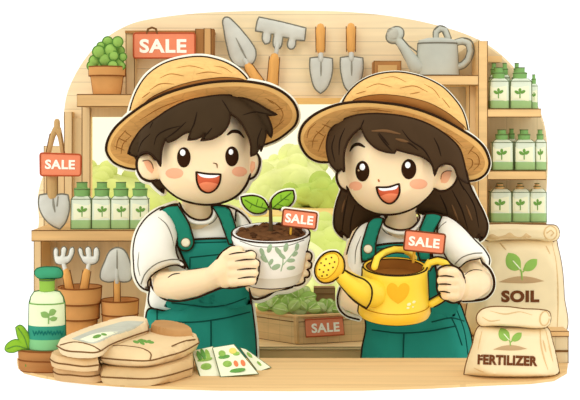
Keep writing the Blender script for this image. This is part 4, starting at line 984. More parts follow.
# shirt
st = MB()
st.puff([(180, 205), (184, 212), (191, 218), (201, 220), (209, 218.4), (212.5, 212), (211, 205.5), (222, 205.5), (232, 208), (241, 213), (249, 222), (256, 240), (258, 270), (250, 300), (240, 306), (170, 311), (158, 309), (151, 307), (148.6, 301), (149.5, 292), (152, 270), (150, 235), (155, 215), (166, 207)], 3.245, .066, SHIRT, back=.09, ink=INK, inkr=1.2*.95, target=500, box=1.3)
bv = st.bvh()
st.stroke([(183, 216), (190, 223), (201, 225.5), (211, 223.5), (217, 217), (217.5, 211)], bv, GREYL, .6)
st.stroke([(180.5, 206), (184, 213.6), (191.5, 220.4), (201.5, 222.2), (209.6, 220.4), (214, 214), (213.6, 207)], None, SHIRT, 2.6, d=3.166); st.stroke([(179.5, 203), (182, 208.5), (185.5, 213), (192, 218), (201, 220), (208.6, 218), (212, 212.4), (211.4, 206)], None, INK, 1.0, d=3.158)
st.build('shirt', bo, 'white T-shirt')
sv_ = MB().puff([(166, 207.5), (154, 212), (144, 221), (137, 233), (133.8, 247), (134, 263), (136, 278), (142, 287.5), (149.5, 291), (147.5, 283), (152, 275), (163, 268), (177, 264.8), (185, 268.5), (184.5, 264), (179, 259.5), (175.5, 248), (177.5, 236), (175, 222), (170, 212)], lambda x, y: 3.17-(y-207)*.0006, .05, SHIRT, ink=INK, inkr=1.2*1, target=400)
bv = sv_.bvh()
sv_.stroke([(141, 284), (145, 274), (156, 264), (170, 259.6), (180, 259.6)], bv, GREYL, .6); sv_.stroke([(158, 217), (166, 224), (171, 234), (174, 246)], bv, GREYL, .6, taper=True); sv_.stroke([(139, 252), (138, 266), (140, 276)], bv, GREYL, .6, taper=True)
sv_.build('sleeve', bo, 'white sleeve')
MB().puff([(236, 210), (244, 216), (252, 228), (258, 250), (262, 276), (256, 284), (246, 284), (240, 270), (236, 240)], 3.21, .045, SHIRT, ink=INK, inkr=1.2*.9, target=150).build('sleeve', bo, 'white sleeve')
# overalls
ov = MB().puff([(149, 309), (160, 309), (173, 300), (178, 250), (177, 244), (192, 239.5), (228, 238.5), (240, 240), (244, 262), (246, 284), (250, 297), (253, 315), (255.5, 338), (257, 400), (256, 540), (210, 540), (205, 420), (201, 420), (196, 540), (150, 540), (146, 400), (147.5, 340), (147, 312)], 3.265, .105, TEAL, back=.10, ink=INK, inkr=1.2*.95, target=900, box=1.35, sharp=60)
bvO = ov.bvh()
for l in ([(157, 309), (157, 320), (175, 322), (196, 322), (225, 318), (250, 312)], [(211, 321), (211, 360)], [(172, 304), (190, 305), (206, 307), (226, 305), (248, 297)], [(176, 322), (172, 345)], [(190, 269), (190, 257), (218, 254.6)], [(192, 243), (226, 242)]): ov.stroke(l, bvO, TEALD, .7, off=.001)
ov.build('overalls', bo, 'teal bib overalls')
def bib(root, C, d, lines, edges):
    g = MB().puff(C, d, .012, TEAL, back=.03, target=200, box=2, sharp=60); b = g.bvh()
    for l in edges: g.stroke(l, None, INK, 1.1, d=d-.002)
    for l in lines: g.stroke(l, b, TEALD, .7)
    g.build('bib', root)
def strap(root, C, d):
    g = MB().puff(C, d, .008, TEALS, back=.02, ink=INK, inkr=1.2*.85, target=120, box=2, sharp=60); g.build('strap', root); return g.bvh()
b1 = strap(bo, [(160, 210), (168, 206.5), (178, 205.5), (182, 212), (187.5, 221), (192, 234), (193.6, 243), (190.5, 249), (184, 250.5), (178.5, 247), (176.5, 240), (175.5, 231), (169.5, 218.5)], 3.155)
strap(bo, [(211.5, 205.5), (218, 205.5), (228.5, 208.5), (232.5, 217), (235.5, 227), (238, 244), (229, 244), (224, 230), (218, 215)], 3.16)
MB().patch(ell(185.7, 242.6, 4.5, 4.4), b1, CREAM, T=.003, target=50, ink=INKB, inkr=.5).build('button', bo)
for sx in (172, 232):
    MB().ball(W(sx, 549, 3.19), S(22, 3.2), mat('brown_shoe', (140, 92, 54), .1), sy=1.5, sz=.55, n=12).build('shoe', bo)
bib(bo, [(176, 241), (192, 239.5), (228, 238.5), (242, 240), (246, 262), (249, 285), (251, 304), (225, 310), (196, 311), (172, 309), (164, 306.5), (168, 299), (181, 290), (188, 270), (182, 256)], 3.172, [[(190, 272), (190, 257.5), (218, 254.6), (224, 254)], [(192, 243), (226, 242)], [(172, 303), (190, 305), (206, 307), (226, 305), (246, 298)]], [[(176, 241), (192, 239.5), (228, 238.5), (240, 240)], [(178, 246), (181, 254), (188, 268)], [(242, 241), (246, 262), (249, 285), (251.5, 304)]])
# cream sticker-style halo added around the outside of the figure
def halo(root, L, r=4.3):
    for pts, d in L: MB().stroke(pts, None, PALE, r, d=d).build('halo_outline', root, 'cream halo outline of the figure')
halo(bo, [([(131, 113), (133.5, 104), (139.5, 89), (149, 75.5), (165, 65), (184, 59.4), (202, 58), (214, 60), (226, 64), (237, 71), (245, 79)], 3.285),
            ([(250, 82.4), (270, 87), (283, 94), (293, 103.5), (296.5, 114), (294.5, 123.5), (286, 132), (275.5, 139), (264, 143.5)], lambda x, y: 3.14+(y-81)*.0022),
            ([(131, 114.5), (124, 121), (115, 130), (108.5, 141.5), (107.5, 151), (114, 161), (124, 166), (134, 168)], lambda x, y: 3.14+(y-81)*.0022),
            ([(139, 172), (144, 179), (151, 181), (157, 187), (163, 192)], 3.25),
            ([(258, 160), (257.5, 168), (253.5, 176), (249.5, 179), (245, 187), (237, 196)], 3.20),
            ([(176, 204.5), (166, 208), (155, 213), (145, 222), (138, 234), (135, 247), (135, 263), (137, 278), (143, 287), (150, 291), (150, 303), (148.5, 312), (148, 340)], 3.30),
            ([(228, 208), (240, 213.6), (248, 223)], 3.27),
            ([(251.5, 296), (257, 299), (267, 296), (275, 291), (288, 289.5), (297, 286)], 3.19), ([(250, 298), (252, 315), (254.5, 338), (255, 360)], 3.31),
            ([(305, 253), (309, 253), (310.5, 256), (310, 266), (308, 275), (303, 282), (297, 286)], 3.045)])

# potted seedling
PD = 2.985; u = S(1, PD); c = W(270.8, 232.5, PD); tl = 10
RM = Matrix.Rotation(math.radians(tl), 3, 'X')
ps = thing('potted_seedling', 'white pot with sage leaf print and a two-leaved seedling, held by the boy', 'plant', c-RM@Vector((0, 0, 50*u)))
c0 = c-RM@Vector((0, 0, 50*u))
POTD = mat('pot_foot', (226, 222, 206), .04, rough=.4)
g = MB().lathe([(24*u, 0, POTW), (29.5*u, 1*u, POTW), (31.5*u, 5*u, POTD), (33*u, 12*u, POTD), (33.3*u, 12.3*u, POTW), (36*u, 32*u, POTW), (38*u, 42*u, POTW), (39*u, 44*u, POTW), (38.7*u, 50*u, POTW), (37*u, 51*u, POTW), (35.4*u, 50*u, POTW), (34.5*u, 43*u, POTW), (0, 43*u, POTW)], c0, POTW, tl, seg=56)
g.ring(38.9*u, 50*u, c0, INK, .9*u, tl, 56); g.ring(26.5*u, 0, c0, INK, 1*u, tl, 56)
for sx in (-1, 1): g.tube([c0+RM@Vector((sx*r*u, 0, z*u)) for r, z in ((27, 0), (30.5, 3), (33.3, 12), (36.3, 32), (38.4, 42), (39.2, 50))], .95*u, INK)
g.stroke([(240, 241), (255, 246), (271, 247), (290, 245), (304, 240)], g.bvh(), GREYL, .4)
g.build('pot', ps); bv = g.bvh(); p = MB()
lv = [(262, 252, 2.2, 4.2, -20), (269.5, 248.5, 2.3, 4.6, 20), (278, 251, 2.2, 4.6, -35), (286, 247.5, 2.3, 4.6, 15), (297, 247, 2.0, 4, 15), (264, 259, 2.2, 4.6, -45), (276, 267, 4.8, 2.6, -25), (291, 260.5, 4.2, 2, -5), (291, 268, 4.4, 2, -8), (282, 256, 2, 4.4, -50), (271, 262, 1.9, 3.6, 30), (295, 254, 2, 3.4, 50)]
for (x, y, a, b, r) in lv: p.patch(ell(x, y, a, b, r, 12), bv, POTP, T=.0005, target=22, step=.8)
for l in ([(263, 252), (268, 262), (271, 268)], [(280, 250), (283, 260), (281, 271)], [(297, 248), (290, 257), (282, 266)]): p.stroke(l, bv, POTP, .6)
p.build('leaf_print', ps, 'sage green leaf print')
g = MB().lathe([(34.6*u, 44*u), (34.6*u, 48.6*u), (30*u, 50.5*u), (20*u, 52*u), (0, 53*u)], c0, SOIL, tl); rnd = random.Random(5)
for k in range(64):
    a = rnd.uniform(0, 6.28); rr = rnd.uniform(2, 30)*u; v = c0+RM@Vector((rr*math.cos(a), rr*math.sin(a), 51*u)); g.ball(v, rnd.uniform(2.2, 4.4)*u, SOIL if k % 3 else SOILD, sz=.6, n=6)
g.build('soil', ps)
g = MB().tube([W(271, 232, PD-.01), W(270.8, 222, PD-.01), W(270.5, 207, PD-.01), W(270.5, 203, PD-.01)], [S(2.6, PD), S(1.9, PD), S(1.6, PD), S(1.3, PD)], STEM, seg=10); g.build('stem', ps)
for C, v, v2 in (([(241, 197), (253, 195.6), (263, 199), (268.5, 207), (264, 212), (255, 213.4), (247, 209), (242.6, 203)], [(245, 200), (256, 206), (269, 209)], [[(256, 206), (258, 199)], [(252, 204), (250, 208)], [(261, 208), (263, 203)]]),
                 ([(271.5, 208.5), (271.8, 200), (278, 193.5), (286, 190.8), (293.2, 190.5), (294, 199), (289, 206), (280, 209)], [(291, 193), (281, 201), (271.5, 209)], [[(281, 201), (281, 195)], [(284, 199), (289, 200)], [(277, 204), (283, 206)]])):
    g = MB().puff(C, PD-.012, .007, LEAF, ink=INK, inkr=1.2*.85, target=140); bv = g.bvh(); g.stroke(v, bv, LEAFV, .6)
    for q in v2: g.stroke(q, bv, LEAFV, .35)
    g.build('leaf', ps)
g = MB()
for pts in ([(244, 197), (253, 196.6), (262, 200), (268, 207)], [(272.5, 200), (278.5, 194.5), (286, 191.8), (292.4, 191.5), (293, 199), (288, 205.5), (281, 208)], [(242.5, 198), (243.5, 203), (247.5, 208), (255, 212.4), (264, 211)]): MB().stroke(pts, None, PALE, 3.6, d=PD+.006).build('halo_outline', ps, 'cream halo outline of a leaf')
pass
s = plate('sale_sign', [(283.4, 208.8), (317.4, 213), (315.5, 229.4), (281.8, 225.6)], 2.93, 'small coral SALE sign stuck in the pot the boy holds', (299.3, 219.2, 28, 9.2, 6.5), stick=((291, 224, 2.936), (290.6, 234, 2.945), 1.2), T=.005, extra=mat('sign_line', (120, 60, 34), .05))
MB().stroke([(284, 209.5), (316.6, 213.7), (314.7, 228.6)], None, PALE, 3.0, d=2.945).build('halo_outline', s, 'cream halo outline')

# ---- the girl
gi = thing('person', 'smiling child with long dark hair, straw hat and teal overalls holding a yellow watering can', 'person', Vector((W(410, 0, 3.22).x, 3.22, 0)))
headG = [(343.5, 152), (343.5, 168), (346, 182), (350, 194), (358, 204), (370, 211.5), (385, 214.5), (402, 212.5), (416, 206.5), (427, 197.5), (435, 187), (440, 172), (440, 155), (432, 137), (412, 124), (385, 118), (362, 122), (349, 135)]
B_ = MB(); B_.puff(headG, 3.16, .105, SKIN, back=.12, box=1.2, target=700)
B_.puff([(434, 175), (437, 169), (444, 163.3), (452, 163.3), (457, 170), (456.5, 179), (450, 188), (442, 191), (434, 189), (431, 182)], 3.14, .03, SKIN, target=140)
B_.puff([(349, 168), (342, 169), (337.2, 173.5), (337.2, 180), (341, 187.5), (347, 191), (351, 185)], 3.165, .022, SKIN, target=90)
limb(B_, [(401, 200, 3.2, 16), (401, 215, 3.22, 15), (401, 230, 3.24, 18)])
B_.puff([(368, 224), (401, 218), (440, 220), (450, 250), (452, 300), (455, 345), (368, 345), (368, 300), (366, 250)], 3.28, .06, SKIN, target=200)
limb(B_, [(362, 236, 3.24, 11), (354, 256, 3.22, 11), (351, 280, 3.18, 12)])
limb(B_, [(351, 284, 3.18, 12), (352, 300, 3.15, 13.5), (366, 306, 3.13, 12), (385, 302, 3.10, 11), (396, 296, 3.095, 11)])
for k in range(4): limb(B_, [(394, 290+5*k, 3.095, 3.6), (404, 290+5*k, 3.085, 3.6), (412, 291+5*k, 3.078, 3.3)], 10)
limb(B_, [(446, 234, 3.24, 14), (462, 250, 3.22, 12), (472, 266, 3.17, 10.5)])
limb(B_, [(473, 269, 3.16, 10), (479, 282, 3.12, 14), (470, 286.5, 3.06, 14), (458, 287, 3.02, 14)])
B_.puff([(444, 267), (454, 267), (461, 272), (465, 281), (464, 293), (460, 300), (452, 302), (445, 297), (442, 284), (441, 273)], 2.985, .036, SKIN, target=140)
for (y, x1) in ((272.5, 442.5), (280.5, 440.8), (288.4, 441.8), (295.5, 445)): limb(B_, [(455, y+.5, 2.955, 4.6), (447, y, 2.94, 4.6), (x1, y, 2.95, 4.4), (x1+1, y, 2.975, 4.2)], 12)
limb(B_, [(452, 272, 2.96, 4.6), (446, 270, 2.975, 4.4), (441, 273, 2.99, 4)])
BR = B_.remesh(.0036, SKIN, 2); bvG = BR.bvh(); R_ = BR
R_.stroke([(343.5, 152), (343.5, 168), (346, 182), (350, 194), (358, 204), (370, 211.5), (385, 214.5), (402, 212.5), (416, 206.5), (427, 197.5), (434.5, 188)], None, INK, 1.35, d=3.15)
R_.stroke([(434.5, 175), (437, 169), (444, 163), (452, 163), (457.3, 170), (456.8, 179), (450.5, 188), (442, 191.3), (434.5, 189)], None, INK, 1.3, d=3.13)
R_.stroke([(342.5, 168.6), (337, 173), (337, 180), (341, 188), (347, 191.4)], None, INK, 1.3, d=3.158)
R_.stroke([(483, 263), (490, 270), (494, 280), (493, 290), (486, 298), (474, 300.6), (463, 301)], None, INK, 1.3, d=3.10)
R_.stroke([(436.6, 281), (436.8, 275), (437.5, 270), (443.5, 266), (454, 266), (461, 270.6), (464.5, 278)], None, INK, .95, d=2.965)
R_.stroke([(436.8, 279), (437, 290), (440, 296), (446, 300.5), (453, 303), (461, 301)], None, INK, .95, d=2.965)
skin_lines(R_, bvG, [[(438, 276.4), (446, 275.8), (454, 277)], [(437, 284.4), (445, 284), (451, 284.6)], [(438.5, 291.6), (444, 291.6), (450, 292.8)], [(465, 274.5), (470, 271.2), (476, 270), (482, 270.4)], [(464, 277), (465.5, 283)]])
R_.stroke([(340, 288), (337.6, 298), (339, 308), (346, 315.6), (359, 319.6)], None, INK, 1, d=3.15)
R_.build('body', gi)
for C in (ell(355.6, 186, 6.6, 4.6), ell(418.5, 184, 9, 5.2)): MB().patch(C, bvG, BLUSH, T=.0006, off=.0006, target=60).build('cheek_blush', gi, 'peach blush spot')
g = MB().patch([(441, 182.5), (440.6, 176), (445, 171.4), (451.5, 171), (450.5, 176.5), (446, 183)], bvG, PEACH, T=.0006, target=40); g.stroke([(441, 179), (442, 174), (446, 171.2), (451.5, 171)], bvG, INKB, .6); g.build('inner_ear', gi, 'peach inner ear')
eye(gi, bvG, 362.4, 171.2, 7, 10.4, (362.3, 167, 2.7, 3.3), (358.6, 170.4, 1, 1)); eye(gi, bvG, 408.8, 169.2, 7.5, 10.1, (407.8, 165, 2.7, 3.2))
MB().stroke([(350.2, 151), (354, 145.6), (359, 144.4), (364.5, 147)], bvG, INK, 1.9, taper=True).build('eyebrow', gi)
MB().stroke([(378.4, 180), (379, 181.2)], bvG, mat('nose_dot', (190, 110, 60), 0), .9).build('nose_line', gi)
MC = [(376.6, 187.4), (388, 187.2), (399, 184), (399.4, 192), (396, 199.6), (390, 203.4), (383.4, 201), (378.6, 194.5)]
mouth(gi, bvG, MC, [(378, 188.2), (388, 188.2), (398.2, 185), (397, 188.2), (389, 190.4), (381, 190.6)], [(380, 196.6), (386, 194), (392, 193.4), (398, 194), (395, 199), (389.8, 202.4), (384, 200.4)])
LH = [(345, 178), (341, 191), (337, 202), (334.3, 216), (335, 228), (342.4, 237.6), (341.4, 231), (350.5, 240.6), (356, 234), (365, 224), (390, 216), (425, 213), (444, 217), (460, 228), (475, 241), (479, 234), (480, 241), (485, 236), (487.5, 226), (484, 214), (478, 202), (470, 186), (465, 168), (452, 142), (410, 122), (365, 117), (337, 130), (335, 160)]
g = MB().puff(LH, 3.262, .055, HAIRG, ink=INK, inkr=1.2*1.05, target=800, sharp=55, box=1.2); bv = g.bvh()
for l in ([(348, 195), (344, 215), (342, 231)], [(355, 205), (351, 220), (350, 238)], [(440, 195), (446, 208), (448, 217)], [(452, 190), (462, 210), (468, 230)], [(462, 185), (474, 205), (479, 228)], [(458, 178), (464, 190)]): g.stroke(l, bv, STRAND, .75, taper=True)
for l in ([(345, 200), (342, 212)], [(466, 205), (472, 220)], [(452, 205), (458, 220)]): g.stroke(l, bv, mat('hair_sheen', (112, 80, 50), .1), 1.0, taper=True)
g.build('hair', gi, 'long dark brown hair falling behind the shoulders')
hd = dome(394, 166, 76, 62, .13, 3.15)
HG = [(337.5, 172), (330, 163), (327, 151), (327, 141), (330, 131), (338, 123), (350, 117), (367, 114), (391, 114.6), (411, 118), (429, 124.5), (446, 135), (459, 148), (463.5, 161), (466, 172), (469, 184), (459, 178), (453, 166), (445, 163.5), (438.5, 167), (434.8, 175.5), (431.5, 164), (424, 157.8), (405, 152), (396.5, 149.6), (394.5, 153), (385, 151.6), (376, 148), (367, 139.5), (361, 127.5), (351, 136.5), (345, 149), (344, 160), (344.5, 171), (341, 169)]
g = MB().puff(HG, hd, .014, HAIRG, back=.03, ink=INK, inkr=1.2*.95, target=900, sharp=55); bv = g.bvh()
for l in ([(378, 134), (384, 142), (392, 151)], [(389, 145), (384, 139), (379, 133)], [(402, 130), (410, 140), (424, 150), (433, 165)], [(404, 141), (412, 145), (418, 150)], [(434, 138), (438, 146), (441, 156)], [(335, 135), (332, 147), (335, 162)], [(361, 127), (364, 120)], [(345, 128), (340, 140), (339, 155)]): g.stroke(l, bv, STRAND, .8, taper=True)
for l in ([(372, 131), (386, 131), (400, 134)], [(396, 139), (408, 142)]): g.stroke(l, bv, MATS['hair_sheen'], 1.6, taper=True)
g.build('hair', gi, 'dark brown side-swept fringe under the hat')
crown = [(341, 106), (347, 95), (359, 83), (375, 75.4), (396, 72.5), (414, 75), (429, 80), (443, 88), (453, 98), (461, 109), (465, 119), (468, 133), (455, 138), (430, 126), (400, 116), (365, 112)]
brim = [(342, 103.6), (325, 109), (311, 117), (302, 127), (299.3, 138), (302, 148), (309, 157), (318, 161.4), (328, 162), (350, 164), (400, 172), (440, 180), (469, 180.8), (478, 179), (486, 173), (489.5, 164), (488, 156), (484, 147.5), (475, 138.5), (465, 132), (445, 120.5), (425, 111.8), (405, 106), (385, 103), (363, 101.6)]
under = [(345, 109), (328, 114), (315, 121.5), (306.5, 130), (303.5, 138), (306, 146.5), (312, 153.5), (320, 157), (330, 158), (350, 159), (400, 167), (440, 175), (468, 176), (476, 174.5), (482.5, 170), (485, 163.5), (483.5, 157), (479, 150.5), (470, 142.5), (461, 136.5), (442, 125.5), (423, 117.3), (404, 111.6), (385, 108.6), (364, 107)]
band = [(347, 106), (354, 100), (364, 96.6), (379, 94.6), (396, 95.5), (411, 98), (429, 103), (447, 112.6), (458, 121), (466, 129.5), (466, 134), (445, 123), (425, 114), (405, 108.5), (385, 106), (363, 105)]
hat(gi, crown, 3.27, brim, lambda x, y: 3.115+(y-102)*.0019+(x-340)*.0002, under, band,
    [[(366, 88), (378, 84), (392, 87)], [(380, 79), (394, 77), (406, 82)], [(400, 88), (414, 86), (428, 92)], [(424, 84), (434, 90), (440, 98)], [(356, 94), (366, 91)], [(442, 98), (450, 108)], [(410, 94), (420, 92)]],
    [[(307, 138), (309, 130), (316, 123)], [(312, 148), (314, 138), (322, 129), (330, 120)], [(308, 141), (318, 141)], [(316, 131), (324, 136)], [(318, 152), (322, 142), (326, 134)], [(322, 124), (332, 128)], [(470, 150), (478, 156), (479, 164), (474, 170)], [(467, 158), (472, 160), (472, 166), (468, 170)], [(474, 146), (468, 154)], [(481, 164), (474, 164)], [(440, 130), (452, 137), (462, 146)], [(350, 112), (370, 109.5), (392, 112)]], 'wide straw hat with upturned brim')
st = MB().puff([(369, 221), (384, 217), (383.5, 223), (391, 228), (401, 230), (411, 228), (417, 222.5), (420, 216), (432, 214), (444, 216), (452, 224), (456, 250), (460, 290), (458, 304), (440, 308), (375, 308), (366, 300), (360, 280), (358, 250), (360, 230)], 3.245, .066, SHIRT, back=.09, ink=INK, inkr=1.2*.95, target=450, box=1.3)
bv = st.bvh(); st.stroke([(380, 226), (387, 233.5), (400, 236.5), (412, 234), (420, 226)], bv, GREYL, .6); st.stroke([(382, 218), (382.5, 225), (391, 230.4), (401, 232.4), (411.6, 230.2), (419, 224), (421, 217)], None, SHIRT, 2.6, d=3.166); st.stroke([(387, 216.4), (384.8, 220), (384.4, 224), (391, 228.2), (401, 230), (411, 228), (417, 222.5), (419.6, 217), (416, 211)], None, INK, 1.0, d=3.158)
st.build('shirt', gi, 'white T-shirt')
g = MB().puff([(370, 220.5), (360, 226), (351.5, 240), (347, 255), (345, 272), (347, 282), (356, 284), (364, 280), (368, 256), (372, 236)], 3.20, .045, SHIRT, ink=INK, inkr=1.2*1, target=200); g.stroke([(361, 236), (356, 250), (355, 264)], g.bvh(), GREYL, .6, taper=True); g.build('sleeve', gi, 'white sleeve')
g = MB().puff([(438, 216), (447, 216.5), (460, 225), (474, 239.5), (485, 251), (489.3, 260), (487.4, 268.4), (484, 265), (480.5, 258), (467, 261), (458.5, 268), (450, 262), (443, 250), (438, 235)], lambda x, y: 3.175-(y-216)*.0009, .05, SHIRT, ink=INK, inkr=1.2*1, target=300)
bv = g.bvh(); g.stroke([(455, 264), (462, 257.5), (474, 253.4), (482, 253)], bv, GREYL, .6); g.stroke([(446, 222), (441, 226), (438, 230)], bv, GREYL, .5); g.build('sleeve', gi, 'white sleeve')
ov = MB().puff([(358, 262), (362, 250), (374, 245), (391, 243.4), (418, 243.6), (430, 246), (434, 262), (444, 290), (459, 303), (465, 318), (471, 336), (472, 400), (470, 540), (424, 540), (418, 420), (414, 420), (408, 540), (362, 540), (360, 400), (362, 350), (366, 325), (360, 300)], 3.265, .105, TEAL, back=.10, ink=INK, inkr=1.2*.95, target=900, box=1.35, sharp=60)
bv = ov.bvh()
for l in ([(372, 330), (400, 333), (430, 331), (456, 326)], [(404, 334), (403, 360)], [(445, 306), (455, 325), (462, 345)], [(455, 306), (464, 330), (468, 355)], [(378, 249), (392, 247.6), (404, 247.6)], [(432, 322), (452, 318), (464, 321)]): ov.stroke(l, bv, TEALD, .7, off=.001)
ov.build('overalls', gi, 'teal bib overalls')
b1 = strap(gi, [(371, 220), (377, 217.5), (383.5, 218.5), (378.6, 232), (375.6, 244), (374, 256), (362, 262), (361.5, 248), (365, 234)], 3.155)
strap(gi, [(426, 214), (434, 213.6), (442, 216), (434, 232), (431, 246), (430, 260), (420, 260), (417, 246), (419.5, 231)], 3.155)
MB().patch(ell(368, 249, 4.2, 4.2), b1, CREAM, T=.003, target=50, ink=INKB, inkr=.5).build('button', gi)
bib(gi, [(373, 246), (391, 243.4), (418, 243.6), (430, 246), (434, 262), (442, 288), (458, 303), (455, 316), (430, 322), (390, 323), (368, 318), (362, 300), (360, 270), (362, 256)], 3.172, [[(378, 249), (392, 247.6), (404, 247.6)]], [[(373, 246), (391, 243.4), (418, 243.6), (430, 246)], [(430, 247), (434, 262), (443, 288), (459, 303.5)]])
for sx in (384, 446):
    MB().ball(W(sx, 549, 3.19), S(22, 3.2), MATS['brown_shoe'], sy=1.5, sz=.55, n=12).build('shoe', gi)
halo(gi, [([(342.5, 103), (348, 96), (360, 84), (375.6, 76.6), (396, 73.7), (413.6, 76.2), (428.5, 81.2), (442.3, 89), (452.2, 98.8), (460, 109.5), (464, 119.4), (466.5, 130)], 3.295),
            ([(342, 105), (325.4, 110), (311.8, 117.8), (303, 127.4), (300.4, 138), (303, 147.4), (309.6, 156), (318, 160.4), (326, 161)], lambda x, y: 3.14+(y-102)*.0019),
            ([(466, 133), (474.4, 139.2), (483.2, 148), (487, 156), (488.4, 164), (485.2, 172.4), (477.8, 178), (469, 179.6)], lambda x, y: 3.17+(y-102)*.0019),
            ([(330, 163), (338, 173), (338.4, 180), (342, 188.6), (338.2, 202), (335.6, 216), (336.2, 228), (342, 235.5), (349.6, 239.4)], 3.29),
            ([(471, 188), (477, 202.6), (483, 214.4), (486.2, 226), (484, 235.4), (480.5, 239.6), (474, 240)], 3.29),
            ([(349.6, 241), (348.4, 255), (346.2, 270)], 3.235), ([(341, 288), (338.8, 298), (340, 307.6), (346.6, 314.6), (359, 318.6)], 3.17),
            ([(474, 241), (484, 252), (488.2, 260), (487, 267)], 3.20), ([(486, 266), (490, 272), (492.8, 280), (491.8, 289.6), (485.4, 297), (474, 299.5), (463, 300)], 3.13)], 3.2)

# yellow watering can
YD = 2.985; u = S(1, YD); c = W(395, 267, YD); RM = Matrix.Rotation(math.radians(10), 3, 'X'); c0 = c-RM@Vector((0, 0, 50*u))
yc = thing('watering_can', 'shiny yellow watering can with a heart, held by the girl', 'watering can', c0)
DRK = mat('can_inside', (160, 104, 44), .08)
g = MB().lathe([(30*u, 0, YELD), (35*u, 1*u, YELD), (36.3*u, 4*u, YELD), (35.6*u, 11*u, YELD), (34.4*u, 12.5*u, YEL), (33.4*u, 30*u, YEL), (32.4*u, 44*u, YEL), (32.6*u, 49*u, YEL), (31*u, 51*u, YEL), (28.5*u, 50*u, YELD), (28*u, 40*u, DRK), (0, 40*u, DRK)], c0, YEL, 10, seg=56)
YL = mat('yellow_line', (196, 138, 28), .05)
g.ring(32*u, 50.5*u, c0, INK, .8*u, 10, 56); g.ring(28.6*u, 50.2*u, c0, INK, .6*u, 10, 56); g.ring(35.0*u, 12*u, c0, YL, .6*u, 10, 56); g.ring(32.5*u, 0.6*u, c0, INK, 1.1*u, 10, 56)
for sx in (-1, 1): g.tube([c0+RM@Vector((sx*r*u, 0, z*u)) for r, z in ((32.5, .3), (35.3, 1.5), (36.6, 4), (35.8, 11), (34.6, 12.8), (33.6, 30), (32.7, 45), (32.6, 50))], .95*u, INK)
g.build('body', yc); bv = g.bvh()
MB().patch([(398, 304), (391, 299), (387, 293), (387.4, 286), (391.4, 283), (395.6, 284.4), (398, 287.6), (400.6, 284.4), (405, 283), (409, 286), (409, 292), (405, 299)], bv, HEART, T=.0008, target=120, sharp=60).build('heart_print', yc, 'amber heart')
g = MB()
for q in ((409, 304.4, 2.2, 1.5, -20), (414, 302, 1.8, 1.3, -20), (408, 308, 1.6, 1, 0), (413, 307, 1, .8, 0)): g.patch(ell(*q, 10), bv, mat('enamel_fleck', (255, 244, 190), .02), T=.0004, target=12, step=.6)
g.build('painted_sparkle', yc, 'cream painted sparkle')  # sparkle of light painted onto the enamel as pale spots
g = MB(); g.tube([W(374, 292, YD-.045), W(366, 292, YD-.06), W(354, 285, YD-.075), W(341.5, 275.5, YD-.09), W(336, 271, YD-.095)], [S(15.5, YD), S(14, YD), S(10.4, YD), S(7.2, YD), S(6.4, YD)], YEL, seg=28)
g.stroke([(343, 269), (354, 275.4), (365, 280), (371, 286.5), (372, 295), (370, 303), (366.5, 308.5)], None, INK, .9, d=lambda x, y: YD-.10)
g.stroke([(336, 279), (345, 291), (355, 301.5), (366.5, 308.5)], None, INK, .95, d=lambda x, y: YD-.07)
g.build('spout', yc)
g = MB(); yd = YD-.105
g.puff([(315, 270), (317.5, 262), (322, 256), (328, 252.4), (336, 252), (342, 257), (344.3, 264.5), (343, 272), (338, 277), (330.5, 281.8), (322, 282), (316.6, 277)], yd, .022, YELD, ink=INK, inkr=1.2*1.05, target=200)
b0 = g.bvh(); g.patch([(316.6, 270), (318.6, 262.6), (323, 257), (329, 254), (335.4, 254), (338.5, 259), (337, 267), (332, 274.4), (325, 278.6), (318.6, 277)], b0, YEL, T=.0015, target=120, ink=YL, inkr=.6)
b0 = g.bvh()
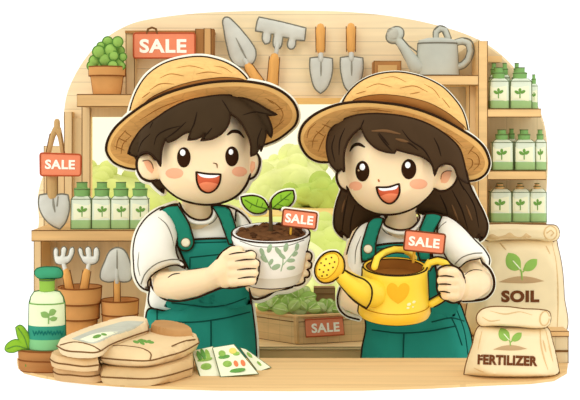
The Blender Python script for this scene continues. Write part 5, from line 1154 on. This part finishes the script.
for x, y in ((321, 263), (326, 259), (331.5, 257.5), (324.5, 265.5), (329.6, 263.6), (334.6, 262), (319.5, 269.5), (323.4, 272), (328.4, 270), (333, 267.4), (322, 276), (327, 275)): g.patch(ell(x, y, .95, .95, 0, 8), b0, PRINTB, T=.0006, target=8, step=.5)
g.build('rose', yc, 'yellow sprinkler head')
g = MB(); hp = [(374.5, 267, YD-.062), (377, 258.5, YD-.05), (384, 252.4, YD-.02), (394, 249.6, YD), (404, 250, YD+.02), (411, 253.5, YD+.05), (414, 258, YD+.065)]
g.tube([W(*q) for q in hp], [S(3.4, YD)]*7, YEL, seg=16)
g.stroke([(371, 266), (373.5, 257), (381, 250), (393, 246.2), (404, 246.4), (412, 250)], None, INK, .8, d=lambda x, y: YD-.055+(x-371)*.0025); g.stroke([(378, 267), (380.6, 260), (387, 255.4), (395, 253), (404, 253.4)], None, INK, .6, d=lambda x, y: YD-.06+(x-378)*.0025); g.build('top_handle', yc)
g = MB(); hp = [(426, 268), (429.5, 262.5), (437, 260.6), (445, 263), (450, 271), (451, 282), (447, 293), (440, 299), (431, 304)]
g.tube([W(x, y, YD) for x, y in hp], S(3.8, YD), YEL, seg=16); g.stroke([(425, 265), (429, 260), (437, 256.8), (446, 259), (452, 265)], None, INK, .85, d=YD-.003); g.stroke([(430, 271), (434, 266), (439, 264.6)], None, INK, .8, d=YD-.003)
g.stroke([(430, 299), (438, 294.6), (442, 291)], None, INK, .8, d=YD-.003); g.stroke([(434, 307), (441, 303.4), (446, 300)], None, INK, .85, d=YD-.003); g.build('handle', yc)
MB().stroke([(331, 280.6), (322.4, 281), (317.5, 277), (316, 272), (318.4, 262.6), (322.6, 257), (328.2, 253.6), (336, 253.2)], None, PALE, 4, d=yd+.018).build('halo_outline', yc, 'cream halo outline around the sprinkler head')
s = plate('sale_sign', [(405.6, 230), (445.6, 234.4), (443.4, 254), (403.5, 250)], 2.965, 'coral SALE sign stuck in the yellow watering can', (424.2, 242.3, 31, 9.6, 6), stick=((414.6, 249, 2.972), (413.2, 262, 2.985), 1.4), T=.005, extra=MATS['sign_line'])
